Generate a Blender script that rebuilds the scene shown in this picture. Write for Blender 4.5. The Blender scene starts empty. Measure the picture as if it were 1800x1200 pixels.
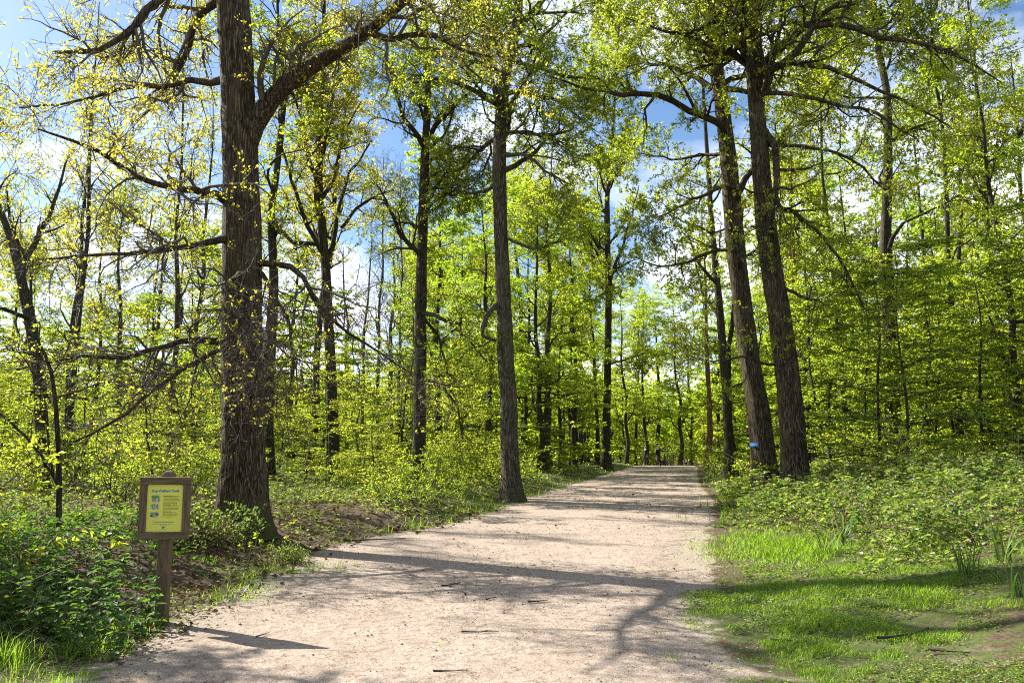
import bpy, math, random
import numpy as np
from mathutils import Vector

random.seed(4)
C = bpy.context.scene.collection
PI = math.pi
SC = bpy.context.scene

# ------------------------------------------------------------------ camera frame
CAM_Z = 1.44
PITCH = math.atan(190 / 1500)


def W(px, py, d):
    """world point seen at photo pixel (px, py) standing d metres ahead"""
    u, v = (px - 900) / 1500, (600 - py) / 1500
    y = math.cos(PITCH) - v * math.sin(PITCH)
    z = math.sin(PITCH) + v * math.cos(PITCH)
    t = d / y
    return np.array([u * t, d, CAM_Z + z * t])


def to_px(x, y, z=0.0):
    c, s = math.cos(PITCH), math.sin(PITCH)
    f = y * c + (z - CAM_Z) * s
    v = -y * s + (z - CAM_Z) * c
    return 900 + 1500 * x / f, 600 - 1500 * v / f


# ------------------------------------------------------------------ noise + terrain
def sstep(x, a, b):
    t = np.clip((np.asarray(x, float) - a) / (b - a), 0, 1)
    return t * t * (3 - 2 * t)


def hsh(i, j, k):
    n = (i * 374761393 + j * 668265263 + k * 2147483647 + 12345) & 0xFFFFFFFF
    n = ((n ^ (n >> 13)) * 1274126177) & 0xFFFFFFFF
    return ((n ^ (n >> 16)) & 0xFFFF) / 65535.0


def vnoise(x, y, z=0.0):
    x, y, z = np.broadcast_arrays(np.asarray(x, float), np.asarray(y, float), np.asarray(z, float))
    i, j, k = [np.floor(a).astype(np.int64) for a in (x, y, z)]
    f = [a - b for a, b in ((x, i), (y, j), (z, k))]
    f = [a * a * (3 - 2 * a) for a in f]
    out = 0
    for di in (0, 1):
        for dj in (0, 1):
            for dk in (0, 1):
                w = (f[0] if di else 1 - f[0]) * (f[1] if dj else 1 - f[1]) * (f[2] if dk else 1 - f[2])
                out = out + w * hsh(i + di, j + dj, k + dk)
    return out


def fbm(x, y, z=0.0, o=3):
    s, a, t = 0, 1, 0
    for q in range(o):
        s = s + a * vnoise(np.asarray(x) * 2 ** q + 17 * q, np.asarray(y) * 2 ** q, z)
        t += a
        a *= .5
    return s / t


LY = [-20, 2, 5.27, 6.75, 8.64, 10.3, 12.5, 14.4, 17.3, 24, 39.3, 72, 90, 130, 400]
LX = [-2.8, -2.6, -2.35, -2.45, -2.42, -2.35, -2.3, -1.9, -.62, .5, 3.6, 10.4, 13.6, 21.8, 76]
RY = [-20, 2, 5.27, 8, 10.8, 14.4, 24, 36, 67.5, 90, 130, 400]
RX = [.6, .7, .95, 1.35, 2.0, 2.75, 5.1, 7.3, 14.0, 18.4, 27, 81]


def xl(y):
    return np.interp(y, LY, LX)


def xr(y):
    return np.interp(y, RY, RX)


def H(x, y):
    x, y = np.asarray(x, float), np.asarray(y, float)
    dl, dr = xl(y) - x, x - xr(y)
    h = .26 * sstep(dl, .6, 2.4) + .35 * sstep(dl, 4, 16)
    h = h + .10 * sstep(dr, .6, 1.6) + .50 * sstep(dr, 1.4, 5) + .5 * sstep(dr, 5, 18)
    out = np.maximum(sstep(dl, .2, 1.5), sstep(dr, .2, 1.5))
    h = h + out * (fbm(x * .5, y * .5) - .5) * .22
    h = h + .02 * (fbm(x * 1.1, y * .9, 3.3) - .5)
    h = h - 1.3 * sstep(y, 76, 120) - .0 * y
    return h


def Hs(x, y):
    return float(H(x, y))


# ------------------------------------------------------------------ mesh helpers
def mk(name, V, F, mat=None, parent=None, smooth=None, F2=None):
    """one mesh object from an (n,3) array and an (m,k) face array (F2: faces of another size)"""
    me = bpy.data.meshes.new(name)
    V = np.asarray(V, np.float32).reshape(-1, 3)
    fs = [np.asarray(f, np.int32) for f in (F, F2) if f is not None and len(f)]
    me.vertices.add(len(V))
    me.vertices.foreach_set('co', V.ravel())
    idx = np.concatenate([f.ravel() for f in fs])
    tot = np.concatenate([np.full(len(f), f.shape[1], np.int32) for f in fs])
    st = np.concatenate([[0], np.cumsum(tot)[:-1]]).astype(np.int32)
    me.loops.add(len(idx))
    me.loops.foreach_set('vertex_index', idx)
    me.polygons.add(len(tot))
    me.polygons.foreach_set('loop_start', st)
    if smooth is not None:
        me.polygons.foreach_set('use_smooth', np.full(len(tot), bool(smooth)))
    me.update(calc_edges=True)
    me.validate()
    o = bpy.data.objects.new(name, me)
    C.objects.link(o)
    if mat:
        me.materials.append(mat)
    if parent:
        o.parent = parent
    return o


class Acc:
    def __init__(self):
        self.V, self.F, self.n = [], [], 0

    def add(self, V, F):
        V = np.asarray(V, float).reshape(-1, 3)
        self.V.append(V)
        self.F.append(np.asarray(F, np.int64) + self.n)
        self.n += len(V)

    def box(self, c, s, rot=None):
        c, s = np.array(c, float), np.array(s, float) / 2
        v = np.array([[i, j, k] for i in (-1, 1) for j in (-1, 1) for k in (-1, 1)], float) * s
        if rot is not None:
            v = v @ np.array(rot).T
        self.add(v + c, [[0, 1, 3, 2], [4, 6, 7, 5], [0, 4, 5, 1], [2, 3, 7, 6], [0, 2, 6, 4], [1, 5, 7, 3]])

    def build(self, name, mat, parent=None, smooth=False):
        return mk(name, np.concatenate(self.V), np.concatenate(self.F), mat, parent, smooth)


def nrm(a):
    return a / np.maximum(np.linalg.norm(a, axis=-1, keepdims=True), 1e-9)


def tubes(P, R, k, rng):
    """B branches of N points each as k-sided tubes -> V, F"""
    B, N, _ = P.shape
    T = np.empty_like(P)
    T[:, 1:-1] = P[:, 2:] - P[:, :-2]
    T[:, 0] = P[:, 1] - P[:, 0]
    T[:, -1] = P[:, -1] - P[:, -2]
    T = nrm(T)
    m = nrm(P[:, -1] - P[:, 0])
    a = nrm(np.cross(m, rng.normal(size=(B, 3))))[:, None, :]
    n1 = nrm(a - (a * T).sum(-1, keepdims=True) * T)
    n2 = np.cross(T, n1)
    th = np.arange(k) * 2 * PI / k
    V = P[:, :, None, :] + R[:, :, None, None] * (np.cos(th)[None, None, :, None] * n1[:, :, None, :] + np.sin(th)[None, None, :, None] * n2[:, :, None, :])
    b = np.arange(B)[:, None, None] * (N * k)
    i = np.arange(N - 1)[None, :, None] * k
    j = np.arange(k)[None, None, :]
    j2 = (j + 1) % k
    F = np.stack([b + i + j, b + i + j2, b + i + k + j2, b + i + k + j], -1).reshape(-1, 4)
    return V.reshape(-1, 3), F


def grow(rng, P, R, n, t0, t1, lo, hi, a0, a1, N, up=0., wob=.15, rs=.55, rmin=.002, flat=1., bias=1.):
    """n children on each parent polyline; lengths in metres lo..hi shrink towards the parent's tip"""
    B, M, _ = P.shape
    pi = np.repeat(np.arange(B), n)
    t = t0 + (t1 - t0) * rng.random(B * n) ** bias
    f = t * (M - 1)
    i = np.minimum(f.astype(int), M - 2)
    w = (f - i)[:, None]
    p = P[pi, i] * (1 - w) + P[pi, i + 1] * w
    r = (R[pi, i] * (1 - w[:, 0]) + R[pi, i + 1] * w[:, 0])
    tan = nrm(P[pi, i + 1] - P[pi, i])
    q = nrm(np.cross(tan, rng.normal(size=tan.shape)))
    if flat < 1:
        q[:, 2] *= flat
        q = nrm(q - (q * tan).sum(-1, keepdims=True) * tan * .8)
    an = np.radians(rng.uniform(a0, a1, B * n))[:, None]
    d = nrm(tan * np.cos(an) + q * np.sin(an))
    L = rng.uniform(lo, hi, B * n) * (1 - .55 * t)
    return walk(rng, p, d, L, np.minimum(r * rs, L * .035 + .001), N, up, wob, rmin, flat)


def walk(rng, p, d, L, r0, N, up, wob, rmin, flat=1.):
    Pn = np.empty((len(p), N, 3))
    Pn[:, 0] = p
    for s in range(1, N):
        d = d + rng.normal(size=d.shape) * wob
        if flat < 1:
            d[:, 2] *= (.5 + .5 * flat)
        d[:, 2] += up
        d = nrm(d)
        Pn[:, s] = Pn[:, s - 1] + d * (L / (N - 1))[:, None]
    s = np.linspace(0, 1, N)[None]
    return Pn, np.maximum(r0[:, None] * (1 - s) ** .8, rmin)


def leaf_geo(c, ax, nr, L, wd, fold=.18, six=False):
    ax, nr = nrm(ax), nrm(nr - (nr * nrm(ax)).sum(-1, keepdims=True) * nrm(ax))
    sd = np.cross(ax, nr)
    L, wd = L[:, None], wd[:, None]
    n = len(c)
    if not six:
        V = np.stack([c, c + ax * L * .45 + sd * wd * .5 + nr * L * fold, c + ax * L, c + ax * L * .45 - sd * wd * .5 + nr * L * fold], 1)
        return V.reshape(-1, 3), np.arange(n * 4).reshape(-1, 4)
    V = np.stack([c, c + ax * L * .28 + sd * wd * .5 + nr * L * fold, c + ax * L * .68 + sd * wd * .36 + nr * L * fold * .6,
                  c + ax * L - nr * L * .12, c + ax * L * .68 - sd * wd * .36 + nr * L * fold * .6, c + ax * L * .28 - sd * wd * .5 + nr * L * fold], 1)
    b = np.arange(n)[:, None] * 6
    F = np.concatenate([b + np.array([[0, 1, 2, 3]]), b + np.array([[0, 3, 4, 5]])])
    return V.reshape(-1, 3), F


def on_twigs(rng, P, n, t0=.2, t1=1.):
    B, M, _ = P.shape
    pi = np.repeat(np.arange(B), n)
    f = (t0 + (t1 - t0) * rng.random(B * n)) * (M - 1)
    i = np.minimum(f.astype(int), M - 2)
    w = (f - i)[:, None]
    return P[pi, i] * (1 - w) + P[pi, i + 1] * w, nrm(P[pi, i + 1] - P[pi, i])


# ------------------------------------------------------------------ object helpers
def props(o, label=None, cat=None, group=None, kind=None):
    if label: o['label'] = label
    if cat: o['category'] = cat
    if group: o['group'] = group
    if kind: o['kind'] = kind
    return o


def thing(name, label, cat, loc=(0, 0, 0), rz=0, group=None):
    o = bpy.data.objects.new(name, None)
    C.objects.link(o)
    o.empty_display_size = .2
    o.location = loc
    o.rotation_euler = (0, 0, rz)
    return props(o, label, cat, group)


def dup(root, loc, rz=0, sc=(1, 1, 1), label=None, group=None, rx=0, ry=0):
    r = root.copy()
    C.objects.link(r)
    r.location, r.rotation_euler, r.scale = loc, (rx, ry, rz), sc
    if label: r['label'] = label
    if group: r['group'] = group
    for ch in list(root.children):
        c = ch.copy()
        C.objects.link(c)
        c.parent = r
        for g in list(ch.children):
            k = g.copy()
            C.objects.link(k)
            k.parent = c
    return r


# ------------------------------------------------------------------ materials
def new_mat(name):
    m = bpy.data.materials.new(name)
    m.use_nodes = True
    nt = m.node_tree
    nt.nodes.clear()
    return m, nt, nt.nodes.new('ShaderNodeOutputMaterial')


def N_(nt, t, **kw):
    n = nt.nodes.new('ShaderNode' + t)
    for k, v in kw.items():
        if k in n.inputs.keys():
            n.inputs[k].default_value = v
        else:
            setattr(n, k, v)
    return n


def ramp(nt, fac, stops):
    r = nt.nodes.new('ShaderNodeValToRGB')
    e = r.color_ramp.elements
    while len(e) < len(stops):
        e.new(.5)
    for q, (p, c) in zip(e, stops):
        q.position = p
        q.color = (*c, 1) if len(c) == 3 else c
    nt.links.new(fac, r.inputs[0])
    return r.outputs[0]


def mixc(nt, f, a, b, mode='MIX'):
    m = nt.nodes.new('ShaderNodeMix')
    m.data_type = 'RGBA'
    m.blend_type = mode
    for s, v in ((m.inputs[0], f), (m.inputs[6], a), (m.inputs[7], b)):
        if isinstance(v, bpy.types.NodeSocket):
            nt.links.new(v, s)
        elif isinstance(v, (int, float)):
            s.default_value = v
        else:
            s.default_value = (*v, 1)
    return m.outputs[2]


def math_(nt, op, a, b=0.):
    m = nt.nodes.new('ShaderNodeMath')
    m.operation = op
    for s, v in zip(m.inputs, (a, b)):
        if isinstance(v, bpy.types.NodeSocket):
            nt.links.new(v, s)
        else:
            s.default_value = v
    return m.outputs[0]


def scaled(nt, sc, coord='Object', rnd=False):
    tc = nt.nodes.new('ShaderNodeTexCoord')
    mp = nt.nodes.new('ShaderNodeMapping')
    mp.inputs['Scale'].default_value = sc
    nt.links.new(tc.outputs[coord], mp.inputs[0])
    return mp.outputs[0]


def noise(nt, vec, scale, detail=4, rough=.6, dist=0.):
    n = nt.nodes.new('ShaderNodeTexNoise')
    n.inputs['Scale'].default_value = scale
    n.inputs['Detail'].default_value = detail
    n.inputs['Roughness'].default_value = rough
    n.inputs['Distortion'].default_value = dist
    nt.links.new(vec, n.inputs['Vector'])
    return n.outputs[0]


def leaf_mat(name, cols, tcols, gloss=.05, trans=.5, rough=.4):
    """cols / tcols: three reflect and three transmit colours mixed per leaf and per plant"""
    m, nt, out = new_mat(name)
    g = nt.nodes.new('ShaderNodeNewGeometry')
    oi = nt.nodes.new('ShaderNodeObjectInfo')
    f = math_(nt, 'ADD', math_(nt, 'MULTIPLY', g.outputs['Random Per Island'], .62), math_(nt, 'MULTIPLY', oi.outputs['Random'], .38))
    ps = np.linspace(.1, .9, len(cols))
    c = ramp(nt, f, list(zip(ps, cols)))
    t = ramp(nt, f, list(zip(ps, tcols)))
    d = nt.nodes.new('ShaderNodeBsdfDiffuse')
    tr = nt.nodes.new('ShaderNodeBsdfTranslucent')
    gl = nt.nodes.new('ShaderNodeBsdfGlossy')
    gl.inputs['Roughness'].default_value = rough
    nt.links.new(c, d.inputs[0])
    nt.links.new(t, tr.inputs[0])
    m1 = nt.nodes.new('ShaderNodeMixShader')
    m1.inputs[0].default_value = trans
    nt.links.new(d.outputs[0], m1.inputs[1])
    nt.links.new(tr.outputs[0], m1.inputs[2])
    m2 = nt.nodes.new('ShaderNodeMixShader')
    m2.inputs[0].default_value = gloss
    nt.links.new(m1.outputs[0], m2.inputs[1])
    nt.links.new(gl.outputs[0], m2.inputs[2])
    nt.links.new(m2.outputs[0], out.inputs[0])
    return m


def bark_mat(name, dark, mid, light, sc=1., moss=.35, bump=.9):
    m, nt, out = new_mat(name)
    v = scaled(nt, (11 * sc, 11 * sc, 1.0 * sc))
    n1 = noise(nt, v, 2.4, 7, .66, 1.2)
    vo = nt.nodes.new('ShaderNodeTexVoronoi')
    vo.feature = 'DISTANCE_TO_EDGE'
    vo.inputs['Scale'].default_value = 2.4
    wv = nt.nodes.new('ShaderNodeVectorMath')
    wv.operation = 'ADD'
    nt.links.new(v, wv.inputs[0])
    nn = nt.nodes.new('ShaderNodeTexNoise')
    nn.inputs['Scale'].default_value = 1.7
    nt.links.new(v, nn.inputs['Vector'])
    nt.links.new(nn.outputs['Color'], wv.inputs[1])
    nt.links.new(wv.outputs[0], vo.inputs['Vector'])
    ridge = math_(nt, 'MINIMUM', math_(nt, 'MULTIPLY', vo.outputs['Distance'], 3.2), 1.)
    h = math_(nt, 'ADD', math_(nt, 'MULTIPLY', ridge, .38), math_(nt, 'MULTIPLY', n1, .8))
    c = ramp(nt, h, [(.40, dark), (.58, mid), (.78, light)])
    big = noise(nt, scaled(nt, (1, 1, .45)), 2.6, 5, .65)
    c = mixc(nt, math_(nt, 'MULTIPLY', ramp(nt, big, [(.5, (0, 0, 0)), (.68, (1, 1, 1))]), .55), c, tuple(q * 1.7 for q in mid))
    ms = noise(nt, scaled(nt, (1.3, 1.3, .6)), 2.1, 6, .7)
    c = mixc(nt, math_(nt, 'MULTIPLY', ramp(nt, ms, [(.52, (0, 0, 0)), (.66, (1, 1, 1))]), moss), c, (.055, .07, .014))
    tz = nt.nodes.new('ShaderNodeTexCoord')
    sz = nt.nodes.new('ShaderNodeSeparateXYZ')
    nt.links.new(tz.outputs['Object'], sz.inputs[0])
    low = ramp(nt, math_(nt, 'ADD', math_(nt, 'MULTIPLY', math_(nt, 'SUBTRACT', .9, sz.outputs[2]), .5), math_(nt, 'MULTIPLY', math_(nt, 'SUBTRACT', ms, .5), 2.)), [(.25, (0, 0, 0)), (.5, (1, 1, 1))])
    c = mixc(nt, math_(nt, 'MULTIPLY', low, .7), c, (.060, .075, .014))
    b = nt.nodes.new('ShaderNodeBump')
    b.inputs['Strength'].default_value = bump
    b.inputs['Distance'].default_value = .03 / sc
    nt.links.new(h, b.inputs['Height'])
    p = N_(nt, 'BsdfPrincipled', Roughness=.9)
    p.inputs['Specular IOR Level'].default_value = .15
    nt.links.new(c, p.inputs['Base Color'])
    nt.links.new(b.outputs[0], p.inputs['Normal'])
    nt.links.new(p.outputs[0], out.inputs[0])
    return m


def plain(name, col, rough=.7, var=.25, sc=30., bump=.2, stretch=(1, 1, 1), spec=.3):
    m, nt, out = new_mat(name)
    n = noise(nt, scaled(nt, stretch), sc, 5, .6)
    c = ramp(nt, n, [(.3, tuple(q * (1 - var) for q in col)), (.7, tuple(min(q * (1 + var), 1) for q in col))])
    b = nt.nodes.new('ShaderNodeBump')
    b.inputs['Strength'].default_value = bump
    b.inputs['Distance'].default_value = .004
    nt.links.new(n, b.inputs['Height'])
    p = N_(nt, 'BsdfPrincipled', Roughness=rough)
    p.inputs['Specular IOR Level'].default_value = spec
    nt.links.new(c, p.inputs['Base Color'])
    nt.links.new(b.outputs[0], p.inputs['Normal'])
    nt.links.new(p.outputs[0], out.inputs[0])
    return m


BARK_OAK = bark_mat('oak_bark', (.014, .010, .006), (.066, .048, .029), (.17, .13, .082), 1.2, .4, 1.)
BARK_PALE = bark_mat('pale_bark', (.020, .016, .010), (.075, .061, .040), (.18, .152, .105), 1.25, .35, .8)
BARK_DARK = bark_mat('dark_bark', (.011, .009, .006), (.042, .035, .023), (.11, .092, .062), 1.4, .5, .8)
BARK_RED = bark_mat('reddish_bark', (.05, .025, .012), (.17, .09, .045), (.30, .18, .10), 1.3, .2, .7)
TWIG = plain('twig_bark', (.040, .032, .024), .85, .4, 12, .2)
CANE = plain('bramble_cane', (.16, .10, .065), .8, .5, 8, .1)
TWIG_PALE = plain('pale_twig_bark', (.095, .08, .06), .85, .4, 12, .2)

L_OAK = leaf_mat('young_oak_leaf', [(.13, .17, .016), (.20, .22, .02), (.26, .25, .03)], [(.34, .46, .02), (.52, .60, .03), (.66, .66, .04)], .02, .58)
L_GOLD = leaf_mat('golden_oak_leaf', [(.19, .19, .025), (.27, .25, .03), (.32, .26, .05)], [(.52, .55, .03), (.68, .66, .05), (.74, .62, .08)], .02, .58)
L_HORN = leaf_mat('hornbeam_leaf', [(.07, .15, .010), (.12, .20, .012), (.19, .24, .016)], [(.36, .56, .03), (.52, .67, .04), (.66, .71, .05)], .03, .62)
L_LIME = leaf_mat('bright_hazel_leaf', [(.10, .17, .012), (.16, .22, .016), (.24, .27, .02)], [(.46, .61, .03), (.60, .70, .04), (.72, .74, .06)], .03, .62)
L_BRAM = leaf_mat('bramble_leaf', [(.035, .07, .016), (.07, .12, .02), (.11, .15, .03), (.19, .20, .06), (.14, .075, .035)], [(.08, .20, .02), (.20, .36, .025), (.34, .48, .04), (.46, .49, .08), (.14, .07, .02)], .035, .45, .5)
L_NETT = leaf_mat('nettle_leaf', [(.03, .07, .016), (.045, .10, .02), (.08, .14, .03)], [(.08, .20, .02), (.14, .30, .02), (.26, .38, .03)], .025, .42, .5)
L_GRASS = leaf_mat('grass_blade', [(.06, .14, .010), (.10, .19, .012), (.17, .21, .03)], [(.20, .44, .012), (.32, .56, .016), (.44, .50, .05)], .02, .5)
L_IRIS = leaf_mat('sword_leaf', [(.04, .10, .025), (.07, .15, .03), (.11, .19, .04)], [(.14, .32, .03), (.22, .42, .035), (.34, .48, .05)], .03, .4, .55)
L_DEAD = leaf_mat('dead_leaf', [(.05, .03, .018), (.11, .07, .04), (.20, .15, .09)], [(.06, .03, .012), (.11, .06, .02), (.16, .1, .04)], .01, .25, .6)
L_CATK = leaf_mat('shed_bud', [(.10, .065, .03), (.20, .13, .03), (.32, .26, .03)], [(.05, .03, .01), (.1, .08, .01), (.2, .16, .02)], .02, .2)


def ground_mat():
    m, nt, out = new_mat('woodland_soil')
    v = scaled(nt, (1, 1, 1))
    n = noise(nt, v, 2.2, 8, .68)
    n2 = noise(nt, v, 26, 6, .7)
    c = ramp(nt, n2, [(.3, (.035, .024, .016)), (.5, (.085, .058, .038)), (.72, (.17, .125, .085))])
    a1 = nt.nodes.new('ShaderNodeAttribute'); a1.attribute_name = 'sand'
    a2 = nt.nodes.new('ShaderNodeAttribute'); a2.attribute_name = 'green'
    sand = ramp(nt, noise(nt, v, 34, 6, .7), [(.3, (.19, .15, .115)), (.55, (.30, .245, .195)), (.75, (.38, .315, .255))])
    sm = math_(nt, 'ADD', a1.outputs['Fac'], math_(nt, 'MULTIPLY', math_(nt, 'SUBTRACT', n, .5), 1.6))
    c = mixc(nt, ramp(nt, sm, [(.42, (0, 0, 0)), (.62, (1, 1, 1))]), c, sand)
    gr = ramp(nt, noise(nt, v, 40, 5, .7), [(.3, (.035, .06, .012)), (.7, (.10, .14, .03))])
    gm = math_(nt, 'ADD', a2.outputs['Fac'], math_(nt, 'MULTIPLY', math_(nt, 'SUBTRACT', noise(nt, v, 6, 7, .7), .5), 2.0))
    c = mixc(nt, math_(nt, 'MULTIPLY', ramp(nt, gm, [(.45, (0, 0, 0)), (.7, (1, 1, 1))]), .8), c, gr)
    b = nt.nodes.new('ShaderNodeBump')
    b.inputs['Strength'].default_value = .7
    b.inputs['Distance'].default_value = .03
    nt.links.new(n2, b.inputs['Height'])
    p = N_(nt, 'BsdfPrincipled', Roughness=.95)
    p.inputs['Specular IOR Level'].default_value = .1
    nt.links.new(c, p.inputs['Base Color'])
    nt.links.new(b.outputs[0], p.inputs['Normal'])
    nt.links.new(p.outputs[0], out.inputs[0])
    return m


def path_mat():
    m, nt, out = new_mat('sandy_path')
    v = scaled(nt, (1, 1, 1))
    n1 = noise(nt, v, 1.3, 6, .6)
    n2 = noise(nt, v, 38, 7, .72)
    n3 = noise(nt, v, 9, 6, .7, .4)
    c = ramp(nt, n2, [(.25, (.20, .158, .12)), (.48, (.335, .272, .218)), (.72, (.41, .343, .278))])
    c = mixc(nt, math_(nt, 'MULTIPLY', ramp(nt, n1, [(.42, (0, 0, 0)), (.7, (1, 1, 1))]), .5), c, (.245, .185, .14))
    c = mixc(nt, math_(nt, 'MULTIPLY', ramp(nt, n3, [(.50, (0, 0, 0)), (.66, (1, 1, 1))]), .75), c, (.15, .107, .078))
    n4 = noise(nt, v, 21, 6, .75, .8)
    c = mixc(nt, math_(nt, 'MULTIPLY', ramp(nt, n4, [(.55, (0, 0, 0)), (.64, (1, 1, 1))]), .7), c, (.105, .073, .05))
    ed = nt.nodes.new('ShaderNodeAttribute'); ed.attribute_name = 'edge'
    drift = math_(nt, 'ADD', math_(nt, 'MULTIPLY', ed.outputs['Fac'], .2), math_(nt, 'ADD', math_(nt, 'MULTIPLY', noise(nt, v, .55, 6, .65), .6), math_(nt, 'MULTIPLY', n4, .55)))
    c = mixc(nt, math_(nt, 'MULTIPLY', ramp(nt, drift, [(.66, (0, 0, 0)), (.92, (1, 1, 1))]), .6), c, (.135, .10, .075))
    sp = noise(nt, v, 95, 3, .6)
    c = mixc(nt, ramp(nt, sp, [(.60, (0, 0, 0)), (.67, (1, 1, 1))]), c, (.10, .07, .045))
    b = nt.nodes.new('ShaderNodeBump')
    b.inputs['Strength'].default_value = .55
    b.inputs['Distance'].default_value = .045
    nt.links.new(math_(nt, 'ADD', math_(nt, 'MULTIPLY', n2, .5), n3), b.inputs['Height'])
    p = N_(nt, 'BsdfPrincipled', Roughness=.95)
    p.inputs['Specular IOR Level'].default_value = .12
    nt.links.new(c, p.inputs['Base Color'])
    nt.links.new(b.outputs[0], p.inputs['Normal'])
    nt.links.new(p.outputs[0], out.inputs[0])
    return m


# ------------------------------------------------------------------ ground + path
def attr(o, name, vals):
    a = o.data.attributes.new(name, 'FLOAT', 'POINT')
    a.data.foreach_set('value', np.asarray(vals, np.float32))


def green_at(x, y):
    """how much grass grows here (0..1)"""
    dl, dr = xl(y) - x, x - xr(y)
    n = fbm(x * .8, y * .55, 7.7)
    right = sstep(dr, -.5, 1.3) * (1 - sstep(y, 34, 90) * .6) * .95
    fore = sstep(dr, -.6, .9) * (1 - sstep(y, 9.5, 12)) * .86
    left = sstep(dl, .0, .5) * (1 - sstep(dl, .9, 2.2)) * (1 - .45 * np.exp(-((y - 12.2) / 1.6) ** 2))
    lfar = sstep(dl, -.1, .5) * sstep(y, 15, 20) * .9
    bl = sstep(dl, -.4, .4) * (1 - sstep(y, 5.6, 7.2)) * .9
    g = np.maximum.reduce([np.where(y > 9, right * .85, fore), left * .75, lfar, bl])
    return np.clip(np.maximum(g * (.35 + 1.3 * (n - .22)), .22 * np.where(y < 10, fore, 0)), 0, 1)


def make_ground():
    u = np.linspace(-1, 1, 330)
    xs = np.sinh(u * 4.6) / np.sinh(4.6) * 320 + 1.0
    t = np.linspace(0, 1, 420)
    ys = -30 + 34 * sstep(t, 0, 1) * 0 + 0 * t
    ys = np.concatenate([np.linspace(-60, 3, 24)[:-1], 3 * (420 / 3) ** np.linspace(0, 1, 400)])
    X, Y = np.meshgrid(xs, ys)
    Z = H(X, Y)
    nx, ny = len(xs), len(ys)
    i = np.arange(ny - 1)[:, None] * nx
    j = np.arange(nx - 1)[None]
    F = np.stack([i + j, i + j + 1, i + nx + j + 1, i + nx + j], -1).reshape(-1, 4)
    o = mk('ground', np.stack([X, Y, Z], -1), F, ground_mat(), None, True)
    dl, dr = xl(Y) - X, X - xr(Y)
    out = np.maximum(dl, dr)
    sand = 1 - sstep(out, .1, .9)
    fore = (1 - sstep(dr, 1.2, 3.6)) * (1 - sstep(Y, 9, 13)) * (dr > -1) * .40
    litter = 1
    sand = np.maximum(sand, fore)
    attr(o, 'sand', sand.ravel())
    attr(o, 'green', green_at(X, Y).ravel())
    return props(o, kind='structure')


make_ground()


def make_path():
    ys = np.concatenate([np.linspace(-12, 3, 20)[:-1], 3 * (118 / 3) ** np.linspace(0, 1, 620)])
    k = 56
    s = np.linspace(0, 1, k)
    el = .42 * (fbm(ys * 1.3, 0 * ys, 2.2, 4) - .5) * 2 + .26 * (fbm(ys * 5, 0 * ys, 5.2, 3) - .5) * 2
    er = .50 * (fbm(ys * 1.2, 0 * ys + 9, 4.2, 4) - .5) * 2 + .34 * (fbm(ys * 5, 0 * ys, 8.2, 3) - .5) * 2
    a, b = xl(ys) + el, xr(ys) + er
    X = a[:, None] * (1 - s) + b[:, None] * s
    Y = np.repeat(ys[:, None], k, 1)
    Z = H(X, Y) + .008 + .016 * (fbm(X * 3, Y * 2, 1.1, 4) - .5) - .012 * (np.exp(-((s[None] - .36) / .07) ** 2) + np.exp(-((s[None] - .68) / .07) ** 2)) * (vnoise(Y * .4, X * 0, 5.) + .2)
    Z = np.maximum(Z, H(X, Y) + .004)
    Z[:, 0] -= .02
    Z[:, -1] -= .02
    i = np.arange(len(ys) - 1)[:, None] * k
    j = np.arange(k - 1)[None]
    F = np.stack([i + j, i + j + 1, i + k + j + 1, i + k + j], -1).reshape(-1, 4)
    o = mk('path', np.stack([X, Y, Z], -1), F, path_mat(), None, True)
    ew = np.minimum(s[None] * (b - a)[:, None], (1 - s[None]) * (b - a)[:, None])
    attr(o, 'edge', (1 - sstep(ew, .0, .9)).ravel())
    return props(o, kind='structure')


make_path()


# ------------------------------------------------------------------ trees
def trunk_mesh(pts, rad, sides, seed, flare=.45, ridge=.05, step=.12, lump=.10):
    """a tapering, ridged and lumpy trunk along a polyline (local coordinates, base at the origin)"""
    pts, rad = np.asarray(pts, float), np.asarray(rad, float)
    s = np.concatenate([[0], np.cumsum(np.linalg.norm(np.diff(pts, axis=0), axis=1))])
    n = max(8, int(s[-1] / step))
    q = np.linspace(0, s[-1], n)
    # smooth the polyline a little
    P = np.stack([np.interp(q, s, pts[:, k]) for k in range(3)], 1)
    R = np.interp(q, s, rad)
    w = max(1, int(.5 / step))
    ker = np.ones(2 * w + 1) / (2 * w + 1)
    Pp = np.pad(P, ((w, w), (0, 0)), mode='reflect', reflect_type='odd')
    P = np.stack([np.convolve(Pp[:, k], ker, 'valid') for k in range(3)], 1)
    P[0] = pts[0]
    th = np.linspace(0, 2 * PI, sides, endpoint=False)
    zz = q[:, None]
    ct, st = np.cos(th)[None], np.sin(th)[None]
    lob = 1 + .28 * np.cos(th * 3 + seed)[None] + .22 * np.cos(th * 5 + 2 * seed)[None]
    r = R[:, None] * (1 + flare * lob * np.exp(-zz / (R[0] * 1.1)))
    a = R[0]
    r = r * (1 + lump * 2 * (vnoise(ct * 1.3 + seed, st * 1.3, zz / (a * 3.2)) - .5))
    rd = vnoise(ct * 7 + seed, st * 7, zz / (a * 1.4) + .8 * vnoise(ct * 3, st * 3, zz / a))
    r = r * (1 + ridge * (np.abs(rd - .5) * 4 - 1))
    V = P[:, None, :] + np.stack([r * ct, r * st, 0 * r], -1)
    k = sides
    i = np.arange(n - 1)[:, None] * k
    j = np.arange(k)[None]
    j2 = (j + 1) % k
    F = np.stack([i + j, i + j2, i + k + j2, i + k + j], -1).reshape(-1, 4)
    return V.reshape(-1, 3), F, P, R


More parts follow.
